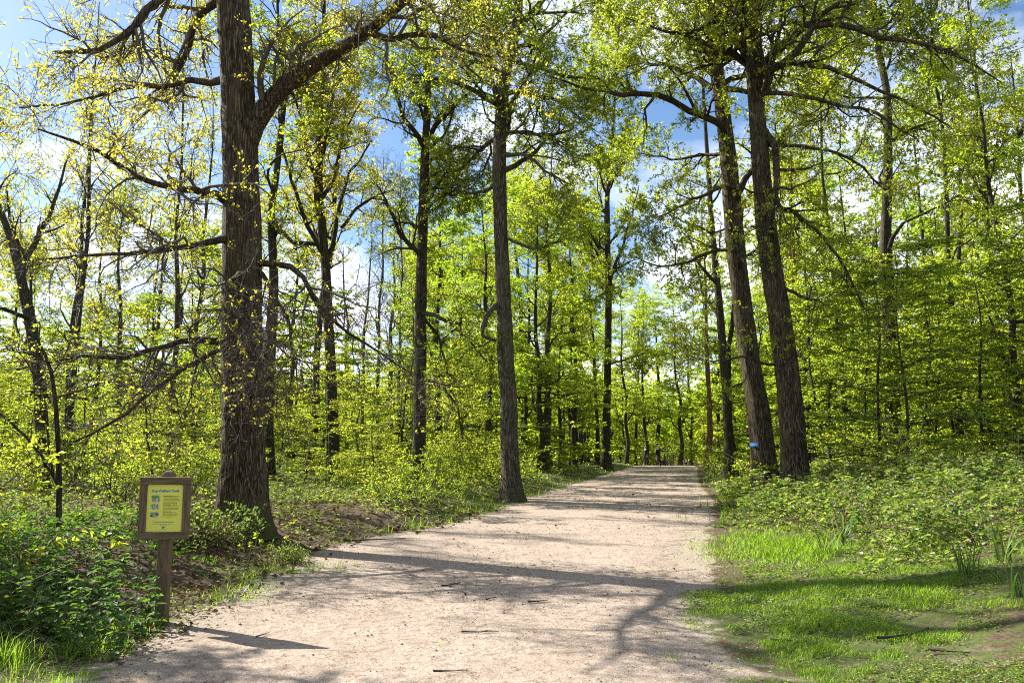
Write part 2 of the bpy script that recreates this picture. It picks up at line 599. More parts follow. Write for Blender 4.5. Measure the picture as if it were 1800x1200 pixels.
def resample(P, R, n):
    P, R = np.asarray(P, float), np.asarray(R, float)
    s = np.concatenate([[0], np.cumsum(np.linalg.norm(np.diff(P, axis=0), axis=1))])
    q = np.linspace(0, s[-1], n)
    return np.stack([np.interp(q, s, P[:, k]) for k in range(3)], 1), np.interp(q, s, R)


def rough_limb(rng, P, R, n, amt):
    P, R = resample(P, R, n)
    L = np.linalg.norm(P[-1] - P[0])
    w = rng.normal(size=P.shape) * amt * L
    w[0] = 0
    w = np.cumsum(w, 0) * .25
    return P + w, R


def tree_parts(root, rng, TP, TR, trunk_VF, limbs, bark, leafm, o):
    """trunk, branches and crown meshes of one tree.  limbs: list of (P, R) main limbs traced for this tree.
    o: dict of growth numbers"""
    trunk = Acc()
    trunk.add(*trunk_VF)
    br = Acc()
    P0, R0 = resample(TP, TR, 40)
    L1P, L1R = [], []
    for (p, r) in limbs:
        p, r = rough_limb(rng, p, r, 12, .035)
        L1P.append(p)
        L1R.append(r)
    if o['n1']:
        p, r = grow(rng, P0[None], R0[None], o['n1'], o['t0'], o.get('t1', .98), *o['len1'], *o['ang1'], 12, o.get('up1', .03), o.get('wob1', .16), o.get('rs1', .45), .008, o.get('flat1', 1.))
        L1P += list(p)
        L1R += list(r)
    L1P, L1R = np.array(L1P), np.array(L1R)
    V, F = tubes(L1P, L1R, o.get('k1', 7), rng)
    br.add(V, F)
    nlimb = len(F)
    L2P, L2R = grow(rng, L1P, L1R, o['n2'], .12, 1., *o['len2'], *o.get('ang2', (30, 65)), 8, o.get('up2', .02), o.get('wob2', .2), .55, .005, o.get('flat', 1.))
    ll = np.repeat(np.linalg.norm(L1P[:, -1] - L1P[:, 0], axis=1), o['n2'])
    kp = rng.random(len(ll)) < np.clip(ll / o.get('full', 3.6), .12, 1)
    L2P, L2R = L2P[kp], L2R[kp]
    br.add(*tubes(L2P, L2R, o.get('k2', 5), rng))
    L3P, L3R = grow(rng, L2P, L2R, o['n3'], .1, 1., *o['len3'], *o.get('ang3', (30, 70)), 6, o.get('up3', 0.), o.get('wob3', .22), .55, o.get('rm3', .0055), o.get('flat', 1.))
    br.add(*tubes(L3P, L3R, 3, rng))
    tw = L3P
    if o.get('n4', 0):
        L4P, L4R = grow(rng, L3P, L3R, o['n4'], .1, 1., *o['len4'], 30, 75, 4, o.get('up3', 0.), .2, .6, o.get('rm4', .0035), o.get('flat', 1.))
        if o.get('twig4', True):
            br.add(*tubes(L4P, L4R, 3, rng))
        tw = np.concatenate([L4P, np.stack([L3P[:, k] for k in (1, 3, 4, 5)], 1)])
    c, ax = on_twigs(rng, tw, o['nl'], o.get('lt0', .25), 1.)
    if 'keep' in o:
        kp = o['keep'](rng, c)
        c, ax = c[kp], ax[kp]
    m = o.get('clump', 1)
    if m > 1:
        c = np.repeat(c, m, 0) + rng.normal(size=(len(c) * m, 3)) * o['leaf'] * .35
        ax = np.repeat(ax, m, 0)
    n = len(c)
    if o.get('flat', 1.) < 1:
        nr = np.array([0, 0, 1.]) + rng.normal(size=(n, 3)) * o.get('tilt', .55)
        ax = ax + rng.normal(size=(n, 3)) * np.array([.8, .8, .25]) + np.array([0, 0, -.18])
    else:
        nr = rng.normal(size=(n, 3)) + np.array([0, 0, .5])
        ax = ax * .5 + rng.normal(size=(n, 3)) * .8
    L = o['leaf'] * rng.uniform(.6, 1.25, n)
    lv = leaf_geo(c, ax, nr, L, L * o.get('lw', .6), o.get('fold', .14))
    trunk.build('trunk', bark, root, True)
    bo = br.build('branches', o.get('twigmat', TWIG), root, True)
    bo.data.materials.append(bark)
    mi = np.zeros(len(bo.data.polygons), np.int32)
    mi[:nlimb] = 1
    bo.data.polygons.foreach_set('material_index', mi)
    mk('crown', *lv, leafm, root)
    if o.get('dead', 0):
        c, ax = on_twigs(rng, L3P, 1, .3, 1.)
        ch = rng.random(len(c)) < o['dead']
        c, ax = c[ch], ax[ch]
        if len(c):
            L = .09 * rng.uniform(.7, 1.2, len(c))
            mk('withered_leaves', *leaf_geo(c, ax + rng.normal(size=c.shape), rng.normal(size=c.shape), L, L * .6), L_DEAD, root)
    return L1P


def hero(name, label, cat, d, trace, top, limbs, bark, leafm, o, seed, sides=40, flare=.45, ridge=.05, group=None, step=.1):
    """a tree traced from the photograph: trace = [(px, py, width px)] up the trunk at distance d"""
    rng = np.random.default_rng(seed)
    base = W(trace[0][0], trace[0][1], d)
    base[2] = Hs(base[0], base[1]) - .08
    pts = [W(p[0], p[1], d) for p in trace]
    rad = [p[2] * d / 1500 / 2 for p in trace]
    pts[0] = base.copy()
    if top > pts[-1][2]:
        dirn = nrm(pts[-1] - pts[-2])
        dirn[2] = max(dirn[2], .8)
        pts.append(pts[-1] + dirn * (top - pts[-1][2]))
        rad.append(.03)
    pts = np.array(pts) - base
    root = thing(name, label, cat, base, 0, group)
    V, F, TP, TR = trunk_mesh(pts, rad, sides, seed * 1.37 % 6, flare, ridge, step)
    LM = []
    for lm in limbs:
        lp = np.array([W(a, b, d + dd) for (a, b, dd, w) in lm]) - base
        LM.append((lp, [w * d / 1500 / 2 for (*_, w) in lm]))
    tree_parts(root, rng, TP, TR, (V, F), LM, bark, leafm, o)
    return root


OAK = dict(n1=10, t0=.3, len1=(3.5, 6.5), ang1=(50, 85), up1=.04, n2=9, len2=(1.5, 3.2), n3=7, len3=(.6, 1.5), n4=4, len4=(.25, .6), nl=3, clump=3, leaf=.085, wob1=.2, wob2=.28)


def O(**kw):
    d = dict(OAK)
    d.update(kw)
    return d


# A: the great oak on the left
hero('oak_tree', 'great thick-trunked oak behind the notice board, bare lower branches drooping either side', 'tree', 13.2,
     [(430, 925, 84), (428, 860, 80), (427, 780, 76), (426, 650, 73), (425, 500, 71), (424, 350, 67), (420, 200, 63), (414, 80, 60), (408, -40, 58), (402, -250, 50)], 15,
     [[(428, 262, 0, 46), (440, 232, 0, 46), (456, 200, -.03, 40), (478, 176, -.1, 34), (525, 133, -.3, 31), (590, 85, -.6, 27), (650, 42, -.9, 23), (740, -20, -1.2, 18), (850, -90, -1.5, 8)],
      [(640, 55, -.8, 13), (690, 72, -1., 11), (745, 66, -1.2, 9), (800, 95, -1.4, 6), (860, 110, -1.5, 3)],
      [(395, 352, 0, 16), (345, 338, -.8, 13), (290, 340, -1.6, 10), (235, 330, -2.2, 8), (190, 300, -2.7, 6.5), (140, 270, -3.1, 5), (60, 250, -3.5, 2.5)],
      [(395, 140, .2, 16), (330, 145, .6, 12), (267, 157, 1., 10), (200, 160, 1.2, 7), (100, 190, 1.4, 5), (20, 190, 1.6, 3)],
      [(395, 420, -.2, 14), (355, 430, -.5, 11), (300, 450, -.8, 9), (240, 460, -1., 7), (150, 462, -1.2, 5), (60, 470, -1.4, 2)],
      [(398, 600, -.1, 15), (350, 596, -.5, 12), (300, 598, -.9, 9), (225, 630, -1.2, 8), (140, 632, -1.5, 5), (40, 660, -1.8, 2)],
      [(400, 605, -.3, 10), (340, 640, -1.1, 8), (290, 680, -1.5, 6), (220, 735, -1.8, 5), (130, 775, -2.0, 3)],
      [(450, 462, 0, 13), (490, 462, -.3, 11), (520, 475, -.5, 9), (545, 520, -.8, 7), (590, 560, -1.1, 5), (650, 600, -1.4, 3.5), (720, 640, -1.6, 1.5)],
      [(450, 470, 0, 9), (485, 510, -.2, 7), (510, 570, -.35, 5.5), (515, 620, -.45, 4), (500, 690, -.5, 1.5)],
      [(455, 580, -.4, 9), (470, 600, -1.0, 7), (455, 650, -1.4, 5), (440, 700, -1.6, 4), (430, 760, -1.7, 2)],
      [(420, 480, -.5, 8), (400, 500, -1.2, 6), (410, 560, -1.5, 5), (440, 600, -1.7, 4), (430, 660, -1.8, 2)],
      [(405, -60, 0, 24), (330, -40, -.5, 18), (250, 20, -1., 13), (180, 90, -1.3, 9), (90, 110, -1.6, 5)],
      [(405, -10, 0, 22), (350, 20, .6, 16), (330, 90, 1., 12), (300, 130, 1.2, 8), (240, 210, 1.4, 4)]],
     BARK_OAK, L_GOLD, O(n1=2, t0=.6, n2=14, len2=(.8, 2.3), n3=11, len3=(.35, 1.1), n4=4, len4=(.1, .45), full=2.2, nl=1, clump=4, leaf=.046, twigmat=TWIG_PALE, dead=.02, k1=9, up2=-.03, up3=-.03, rm3=.0035, rm4=.0025,
                         keep=lambda rng, c: rng.random(len(c)) < np.where(c[:, 2] > 4.6, .95, .16)), 11, 64, .6, .06, step=.06)

# B: the forked pale trunk left of the path
hero('oak_tree', 'tall pale-barked trunk at the left path edge, forking near the top of the picture', 'tree', 24.2,
     [(903, 878, 38), (897, 820, 33), (893, 700, 31), (888, 600, 29), (884, 500, 27), (880, 400, 26), (877, 320, 26), (880, 220, 23), (884, 150, 23), (898, 90, 20), (910, 45, 17), (912, 0, 15), (905, -120, 11)], 21,
     [[(886, 105, 0, 17), (866, 60, -.4, 14), (845, 20, -.7, 12), (820, -40, -1, 9), (780, -120, -1.2, 4)],
      [(908, 48, 0, 15), (928, 25, .3, 13), (948, -5, .6, 11), (985, -70, 1., 5)],
      [(878, 185, 0, 12), (845, 165, -.5, 9), (805, 145, -1, 8), (765, 130, -1.5, 6), (720, 140, -2, 3)],
      [(880, 240, .3, 10), (850, 255, .8, 8), (815, 285, 1.2, 6), (780, 310, 1.6, 3)],
      [(888, 235, -.3, 8), (925, 232, -.8, 6), (970, 235, -1.2, 5), (1010, 225, -1.6, 3)],
      [(890, 272, -.4, 9), (915, 275, -1, 6), (950, 300, -1.5, 5), (1000, 330, -2, 2)],
      [(872, 325, 0, 8), (850, 340, .4, 6), (830, 345, .8, 5), (800, 330, 1.4, 3)],
      [(875, 535, -.2, 10), (858, 548, -.4, 9), (846, 575, -.7, 8), (848, 592, -.8, 7), (870, 602, -.5, 5)],
      [(895, 420, -.3, 6), (940, 440, -.8, 5), (985, 430, -1.4, 3)]],
     BARK_PALE, L_OAK, O(n1=20, t0=.42, len1=(3.5, 8), n2=10, n3=8, n4=3, nl=4, leaf=.075, clump=3, k1=8), 12, 48, .5, .04)

# C: the slim dark trunk
hero('oak_tree', 'slim dark mossy trunk between the great oak and the pale forked trunk', 'tree', 26.5,
     [(738, 870, 27), (737, 820, 24), (738, 700, 22), (739, 560, 21), (741, 450, 19), (744, 350, 17), (748, 260, 15), (752, 180, 12), (750, 80, 10), (745, -40, 7)], 19,
     [[(748, 262, 0, 11), (730, 235, -.4, 9), (708, 210, -.8, 8), (690, 165, -1.2, 6), (680, 110, -1.5, 3)],
      [(749, 250, 0, 11), (768, 215, .5, 9), (790, 190, .9, 8), (830, 150, 1.3, 5), (850, 100, 1.5, 3)],
      [(741, 450, 0, 9), (720, 430, -.6, 8), (700, 405, -1, 7), (685, 370, -1.4, 5), (670, 330, -1.7, 3)],
      [(742, 410, 0, 8), (725, 395, .6, 7), (710, 380, 1, 6), (700, 360, 1.3, 3)],
      [(746, 550, -.3, 9), (765, 555, -.8, 7), (790, 572, -1.2, 6), (820, 600, -1.6, 4), (850, 640, -2., 2)],
      [(746, 560, .3, 6), (770, 590, .6, 5), (790, 640, .9, 4), (800, 690, 1.2, 2)],
      [(746, 665, -.3, 6), (775, 680, -.8, 5), (805, 725, -1.2, 4), (815, 780, -1.4, 2)]],
     BARK_DARK, L_OAK, O(n1=16, t0=.40, len1=(2.2, 5), ang1=(35, 70), n2=9, len2=(1.2, 2.6), n3=8, n4=3, nl=3, leaf=.07, clump=3), 13, 36, .5, .04)

# D: trunk at the far left path edge
hero('oak_tree', 'straight slender trunk at the left edge of the path close to the far crest', 'tree', 58,
     [(1066, 822, 19), (1066, 790, 15), (1067, 700, 13.5), (1069, 600, 12.5), (1070, 500, 12), (1068, 440, 11), (1067, 350, 9), (1075, 260, 7), (1080, 180, 5)], 36,
     [[(1072, 510, 0, 8), (1085, 475, .5, 7), (1100, 440, 1, 6), (1120, 390, 1.5, 4), (1135, 330, 2, 2)],
      [(1068, 470, 0, 6), (1050, 440, -1, 5), (1030, 405, -2, 4), (1010, 360, -3, 2)],
      [(1072, 640, -.5, 4), (1090, 632, -1.5, 3), (1130, 618, -3, 2)],
      [(1073, 330, 0, 5), (1095, 290, 1, 4), (1120, 250, 2, 2)],
      [(1070, 350, 0, 5), (1055, 300, -1, 4), (1045, 250, -1.6, 2)]],
     BARK_DARK, L_OAK, O(n1=32, t0=.32, len1=(3.5, 9), ang1=(40, 75), n2=8, len2=(1.6, 3.5), n3=8, len3=(.8, 1.8), n4=0, nl=9, leaf=.15, clump=3, k1=6), 14, 24, .5, .03, step=.3)

# E + F: the two leaning oaks on the right bank
hero('oak_tree', 'thick leaning oak on the right bank, nearer the camera of the leaning pair', 'tree', 21.5,
     [(1398, 850, 54), (1397, 800, 46), (1393, 740, 44), (1385, 660, 42), (1372, 570, 41), (1360, 500, 39), (1347, 400, 36), (1338, 300, 32), (1331, 200, 29), (1324, 100, 28), (1318, 0, 27), (1312, -120, 22)], 21,
     [[(1338, 120, 0, 17), (1370, 85, -.5, 14), (1410, 50, -.9, 12), (1450, 20, -1.3, 9), (1500, -20, -1.6, 5)],
      [(1340, 130, -.3, 15), (1395, 100, -1, 13), (1430, 35, -1.3, 12), (1480, 50, -1.6, 11), (1530, 75, -2, 9), (1600, 80, -2.4, 7), (1660, 110, -2.8, 5), (1740, 150, -3.2, 2)],
      [(1340, 120, .4, 14), (1380, 105, .8, 11), (1430, 108, 1.2, 10), (1490, 125, 1.6, 8), (1560, 160, 2, 6), (1640, 215, 2.4, 3)],
      [(1342, 165, -.5, 9), (1400, 165, -1.2, 8), (1470, 185, -1.8, 6), (1540, 200, -2.4, 5), (1620, 240, -3, 2)],
      [(1345, 235, 0, 15), (1360, 250, -.2, 14), (1368, 290, -.3, 13), (1366, 330, -.4, 12), (1358, 380, -.5, 11), (1352, 410, -.6, 9)],
      [(1350, 255, .2, 8), (1400, 255, .8, 7), (1460, 268, 1.4, 6), (1510, 300, 2, 5), (1560, 350, 2.5, 2)],
      [(1318, 110, 0, 16), (1290, 90, -.6, 13), (1262, 82, -1, 11), (1230, 70, -1.5, 8), (1180, 50, -2, 4)],
      [(1356, 365, 0, 9), (1390, 378, -.5, 8), (1440, 415, -1., 6), (1480, 470, -1.4, 5), (1520, 540, -1.8, 3)],
      [(1380, 508, -.2, 7), (1405, 520, -.6, 6), (1440, 533, -1.2, 4), (1465, 545, -1.6, 2)],
      [(1372, 642, -.4, 5), (1340, 638, -.9, 5), (1305, 630, -1.3, 4), (1260, 640, -1.8, 3), (1200, 625, -2.3, 2)],
      [(1310, 40, -.2, 12), (1270, 35, -.8, 9), (1220, 55, -1.4, 7), (1150, 60, -2, 4), (1090, 40, -2.5, 2)]],
     BARK_OAK, L_OAK, O(n1=14, t0=.45, len1=(3, 6.5), n2=10, len2=(1.2, 3.), n3=7, len3=(.5, 1.3), n4=3, nl=3, leaf=.07, clump=3, k1=8, dead=.01), 15, 56, .5, .05, step=.08)

F_ROOT = hero('oak_tree', 'leaning oak with a blue paint mark on its trunk, farther of the leaning pair', 'tree', 25,
     [(1347, 830, 46), (1340, 780, 42), (1332, 720, 40), (1321, 650, 38), (1308, 560, 36), (1297, 470, 34), (1288, 380, 33), (1281, 280, 31), (1270, 190, 28), (1258, 110, 25), (1248, 20, 24), (1240, -80, 20)], 21,
     [[(1278, 228, 0, 14), (1250, 205, -.5, 13), (1215, 188, -1, 12), (1180, 165, -1.5, 11), (1130, 145, -2, 9), (1080, 150, -2.5, 7), (1010, 125, -3, 4), (960, 115, -3.4, 2)],
      [(1262, 120, 0, 12), (1240, 95, .6, 10), (1210, 60, 1, 8), (1170, 20, 1.4, 4)],
      [(1262, 100, 0, 12), (1285, 70, -.5, 10), (1310, 30, -1, 8), (1340, -20, -1.4, 4)],
      [(1290, 330, -.3, 8), (1265, 330, -1, 6), (1220, 345, -1.6, 5), (1160, 370, -2.2, 2)],
      [(1298, 440, -.4, 7), (1260, 440, -1, 6), (1215, 460, -1.6, 5), (1160, 470, -2.2, 3), (1120, 455, -2.6, 2)],
      [(1298, 455, .3, 6), (1340, 430, .8, 5), (1380, 425, 1.3, 3)],
      [(1284, 270, .3, 8), (1240, 275, 1, 6), (1190, 290, 1.6, 4), (1130, 280, 2.2, 2)]],
     BARK_OAK, L_OAK, O(n1=22, t0=.40, len1=(4, 8.5), n2=10, len2=(1.2, 3.), n3=7, len3=(.5, 1.3), n4=3, nl=4, leaf=.075, clump=3, k1=8), 16, 52, .5, .05, step=.1)


def paint_mark():
    d = 25
    c = W(1322.5, 781, d)
    base = np.array(F_ROOT.location)
    ctr = W(1340.5, 781, d)
    r = 42 * d / 1500 / 2
    a0 = math.atan2(0, -1)
    V, F = [], []
    n, m = 12, 6
    for i in range(n):
        th = PI + .25 + (i / (n - 1)) * .72
        for j in range(m):
            z = c[2] + (j / (m - 1) - .5) * .085 + .006 * math.sin(i * 2.1)
            rr = r * 1.13 + .004
            V.append((ctr[0] + rr * math.cos(th) - base[0], ctr[1] + rr * math.sin(th) - base[1], z - base[2]))
    for i in range(n - 1):
        for j in range(m - 1):
            F.append((i * m + j, (i + 1) * m + j, (i + 1) * m + j + 1, i * m + j + 1))
    o = mk('paint_mark', V, F, plain('blue_paint', (.03, .20, .55), .6, .3, 40, .3), F_ROOT, True)
    o['label'] = 'blue paint mark'


paint_mark()

# I: many-branched tree behind, J: far left fork, G: twin trunk
hero('oak_tree', 'many-limbed upright tree rising just right of the great oak, behind it', 'tree', 30,
     [(588, 850, 24), (586, 760, 21), (583, 680, 19), (578, 580, 18), (573, 480, 17), (566, 400, 16), (560, 320, 14), (562, 220, 12), (568, 120, 9), (570, 0, 6)], 20,
     [[(572, 470, 0, 10), (590, 435, .4, 9), (600, 400, .6, 8), (612, 350, 1, 7), (622, 300, 1.2, 5), (660, 250, 1.6, 3)],
      [(570, 450, 0, 9), (545, 400, -.5, 8), (525, 350, -1, 7), (510, 300, -1.3, 5), (490, 230, -1.6, 3)],
      [(600, 400, .6, 7), (625, 370, 1, 6), (650, 355, 1.3, 5), (690, 345, 1.6, 3)],
      [(564, 350, 0, 9), (590, 310, .3, 7), (605, 250, .6, 6), (640, 180, .9, 3)],
      [(562, 330, 0, 9), (540, 280, -.3, 8), (530, 220, -.6, 6), (510, 140, -.9, 3)],
      [(562, 270, 0, 8), (580, 200, .5, 6), (600, 140, .8, 3)],
      [(560, 430, -.3, 8), (520, 430, -.8, 7), (490, 400, -1.2, 6), (470, 370, -1.5, 3)]],
     BARK_DARK, L_GOLD, O(n1=16, t0=.38, len1=(2.5, 5.5), ang1=(25, 60), n2=8, len2=(1.2, 2.6), n3=7, len3=(.5, 1.2), n4=3, nl=3, leaf=.075, clump=3, up1=.08, up2=.06), 17, 28, .5, .04)

hero('oak_tree', 'dark forked tree near the left edge of the view, behind the bare twigs', 'tree', 21,
     [(78, 830, 24), (74, 740, 22), (68, 650, 21), (55, 570, 20), (42, 510, 18), (34, 475, 17), (22, 430, 13), (8, 385, 12), (-20, 330, 10), (-50, 240, 7)], 14,
     [[(38, 488, 0, 12), (48, 455, .3, 11), (62, 420, .5, 10), (78, 385, .8, 8), (95, 340, 1., 6), (110, 280, 1.2, 3)],
      [(50, 560, -.2, 8), (20, 545, -.8, 7), (0, 535, -1.2, 6), (-50, 530, -1.8, 3)],
      [(34, 470, .2, 7), (35, 430, .5, 6), (22, 380, .8, 5), (20, 320, 1, 3)]],
     BARK_DARK, L_GOLD, O(full=1.2, n1=5, t0=.5, len1=(1.5, 3), n2=6, len2=(.8, 2.), n3=6, len3=(.4, 1.), n4=2, nl=2, leaf=.07, clump=2, up1=.06), 18, 28, .4, .04)

hero('oak_tree', 'twin-stemmed dark trunk just left of the leaning pair, right of the path', 'tree', 41,
     [(1283, 800, 24), (1281, 760, 17), (1277, 700, 15), (1271, 620, 14), (1265, 540, 13), (1257, 460, 12), (1250, 380, 10), (1245, 300, 8)], 24,
     [[(1287, 790, .5, 15), (1284, 740, .6, 12), (1280, 690, .7, 10), (1276, 620, .8, 9), (1280, 540, 1, 8), (1285, 440, 1.2, 6), (1292, 340, 1.5, 3)],
      [(1262, 500, 0, 8), (1240, 480, -.8, 6), (1225, 455, -1.2, 5), (1210, 410, -1.5, 2)],
      [(1265, 560, 0, 7), (1245, 530, .6, 5), (1230, 490, 1, 4), (1220, 430, 1.3, 2)]],
     BARK_DARK, L_OAK, O(n1=12, t0=.45, len1=(2.5, 5), ang1=(35, 70), n2=6, len2=(1.2, 2.6), n3=7, len3=(.6, 1.4), n4=0, nl=6, leaf=.12, clump=3), 19, 24, .5, .03, step=.2)

hero('sapling', 'thin crooked dark sapling rising left of the notice board', 'sapling', 10.6,
     [(104, 935, 11), (106, 880, 10), (102, 830, 9.5), (104, 760, 8.5), (97, 700, 7.5), (90, 650, 6.5), (84, 600, 5), (70, 588, 4), (40, 565, 3)], 2.9,
     [[(100, 850, 0, 6), (75, 800, -.2, 5), (45, 755, -.4, 4.5), (10, 720, -.6, 4), (-60, 680, -.8, 2)],
      [(98, 845, .1, 5), (92, 800, .2, 4), (88, 745, .3, 3), (86, 700, .3, 2)],
      [(97, 700, 0, 4), (125, 690, .2, 3.5), (170, 675, .3, 2.5), (215, 665, .4, 1.5)],
      [(100, 720, 0, 4), (80, 690, .3, 3), (50, 640, .5, 2), (20, 600, .6, 1.5)]],
     BARK_DARK, L_LIME, O(full=.6, n1=5, t0=.3, len1=(.5, 1.1), ang1=(40, 70), n2=5, len2=(.3, .8), n3=4, len3=(.15, .4), n4=0, nl=3, leaf=.05, clump=1, k1=6, flat=.6), 20, 14, .3, .03)


# ------------------------------------------------------------------ repeated trees of the wood
def make_tall(seed, leafm, bark, hgt=19., r=.2, o=None, lean=.6):
    rng = np.random.default_rng(seed)
    root = thing('woodland_tree', 'tall tree', 'tree', (0, 0, -500))
    n = 9
    z = np.linspace(0, hgt, n)
    w = np.cumsum(rng.normal(size=(n, 2)) * .16, 0)
    w[0] = 0
    pts = np.stack([w[:, 0] + lean * (z / hgt) ** 2 * rng.normal(), w[:, 1], z], 1)
    rad = r * (1 - z / hgt * .88)
    V, F, TP, TR = trunk_mesh(pts, rad, 14, seed, .5, .05, .35, .12)
    tree_parts(root, rng, TP, TR, (V, F), [], bark, leafm, o)
    return root


TALL = [make_tall(31, L_OAK, BARK_DARK, 19, .2, O(n1=20, t0=.33, len1=(2.5, 5.5), ang1=(35, 75), n2=7, len2=(1.2, 2.8), n3=8, len3=(.6, 1.4), n4=0, nl=6, leaf=.11, clump=3, rm3=.009)),
        make_tall(32, L_HORN, BARK_DARK, 17, .2, O(n1=26, t0=.2, len1=(2.5, 5.), ang1=(50, 85), n2=7, len2=(1.2, 2.6), n3=7, len3=(.6, 1.3), n4=0, nl=10, leaf=.13, clump=2, flat=.4)),
        make_tall(33, L_GOLD, BARK_DARK, 21, .2, O(n1=20, t0=.3, len1=(2., 4.5), ang1=(25, 60), n2=6, len2=(1., 2.4), n3=6, len3=(.6, 1.4), n4=0, nl=5, leaf=.10, clump=3, up1=.05, rm3=.009)),
        make_tall(34, L_OAK, BARK_RED, 18, .2, O(n1=18, t0=.4, len1=(2., 4.5), ang1=(35, 75), n2=6, len2=(1., 2.4), n3=6, len3=(.6, 1.4), n4=0, nl=7, leaf=.11, clump=3, rm3=.009)),
        make_tall(35, L_OAK, BARK_PALE, 20, .2, O(n1=18, t0=.35, len1=(2., 4.5), ang1=(20, 45), n2=6, len2=(1., 2.4), n3=6, len3=(.7, 1.6), n4=0, nl=1, leaf=.07, clump=1, rm3=.009, up1=.08, up2=.08, twigmat=TWIG_PALE))]


def make_horn(seed, leafm, hgt=7.5, r=.06, n1=34, leaf=.072, nl=13, n2=7, n3=5, rad1=(1.3, 2.9), t0=.07):
    rng = np.random.default_rng(seed)
    root = thing('hornbeam', 'leafy hornbeam', 'tree', (0, 0, -500))
    n = 8
    z = np.linspace(0, hgt, n)
    w = np.cumsum(rng.normal(size=(n, 2)) * .16, 0)
    w[0] = 0
    pts = np.stack([w[:, 0], w[:, 1], z], 1)
    V, F, TP, TR = trunk_mesh(pts, r * (1 - z / hgt * .9), 8, seed, .3, .02, .3, .1)
    tree_parts(root, rng, TP, TR, (V, F), [], BARK_DARK, leafm,
               dict(full=.8, n1=n1, t0=t0, len1=rad1, ang1=(60, 100), flat1=.4, up1=.01, n2=n2, len2=(.5, 1.1), n3=n3, len3=(.25, .6), n4=0, nl=nl, leaf=leaf, clump=1, flat=.22, k1=4, k2=3, rs1=.5, lt0=.05, lw=.62, fold=.08))
    return root


HORN = [make_horn(41, L_HORN, 8), make_horn(42, L_HORN, 6.5, .05, 30), make_horn(43, L_LIME, 7, .05, 32), make_horn(44, L_LIME, 5.5, .04, 26)]
HORN_FAR = [make_horn(45, L_HORN, 9, .09, 38, .17, 9, 6, 4, (1.6, 3.4), .04), make_horn(46, L_LIME, 8, .09, 38, .17, 9, 6, 4, (1.6, 3.4), .03)]


def make_shrub(seed, leafm, hgt=2.2, stems=8, leaf=.048, nl=8, spread=.5):
    rng = np.random.default_rng(seed)
    root = thing('shrub', 'leafy shrub', 'shrub', (0, 0, -500))
    p = np.concatenate([rng.normal(size=(stems, 2)) * .12, np.zeros((stems, 1)) - .05], 1)
    d = nrm(np.concatenate([rng.normal(size=(stems, 2)) * spread, np.ones((stems, 1))], 1))
    P1, R1 = walk(rng, p, d, rng.uniform(.6, 1.05, stems) * hgt, np.full(stems, .014), 8, .02, .14, .003)
    a, b = Acc(), Acc()
    a.add(*tubes(P1, R1, 5, rng))
    P2, R2 = grow(rng, P1, R1, 9, .15, 1., .4, .9, 35, 75, 6, 0., .2, .6, .003, .6)
    a.add(*tubes(P2, R2, 3, rng))
    P3, R3 = grow(rng, P2, R2, 4, .1, 1., .15, .4, 35, 75, 4, 0., .2, .6, .002, .5)
    a.add(*tubes(P3, R3, 3, rng))
    c, ax = on_twigs(rng, P3, nl, .05, 1.)
    n = len(c)
    L = leaf * rng.uniform(.6, 1.3, n)
    a.build('stems', TWIG, root, True)
    mk('foliage', *leaf_geo(c, ax + rng.normal(size=(n, 3)) * .6 + [0, 0, -.15], np.array([0, 0, 1.]) + rng.normal(size=(n, 3)) * .5, L, L * .62, .1, True), leafm, root)
    return root


SHRUB = [make_shrub(51, L_LIME, 2.2), make_shrub(52, L_HORN, 1.8, 8), make_shrub(53, L_LIME, 1.3, 8, .045)]

MARKS = [(-2000, 'the left border'), (75, 'the dark forked tree'), (290, 'the notice board'), (425, 'the great oak'), (583, 'the many-limbed tree'), (740, 'the slim mossy trunk'), (893, 'the pale forked trunk'),
         (1066, 'the far straight trunk'), (1160, 'the walkers'), (1278, 'the twin stems'), (1380, 'the leaning pair'), (1575, 'the thick shaded trunk'), (4000, 'the right border')]
ORD = 'nearest second third fourth fifth sixth seventh eighth ninth tenth eleventh twelfth thirteenth fourteenth fifteenth sixteenth seventeenth eighteenth nineteenth twentieth'.split()
WOOD = []      # (px, distance, kind words, object)


def put(src, x, y, sxy, sz, kind, rng, first=[set()], lean=0.):
    loc = (x, y, Hs(x, y) - .05)
    rz = rng.uniform(0, 2 * PI)
    if src.name not in first[0]:
        first[0].add(src.name)
        o = src
        o.location, o.rotation_euler, o.scale = loc, (0, lean, rz), (sxy, sxy, sz)
        if lean: o.rotation_euler = (0, lean, 0)
    else:
        o = dup(src, loc, 0 if lean else rz, (sxy, sxy, sz), ry=lean)
    WOOD.append((to_px(x, y)[0], y, kind, o))
    return o


rw = np.random.default_rng(77)
K_TALL = {0: 'tall dark-stemmed tree', 1: 'tall bright green tree', 2: 'tall golden-leafed tree', 3: 'reddish-trunked tree', 4: 'bare pale-stemmed tree'}
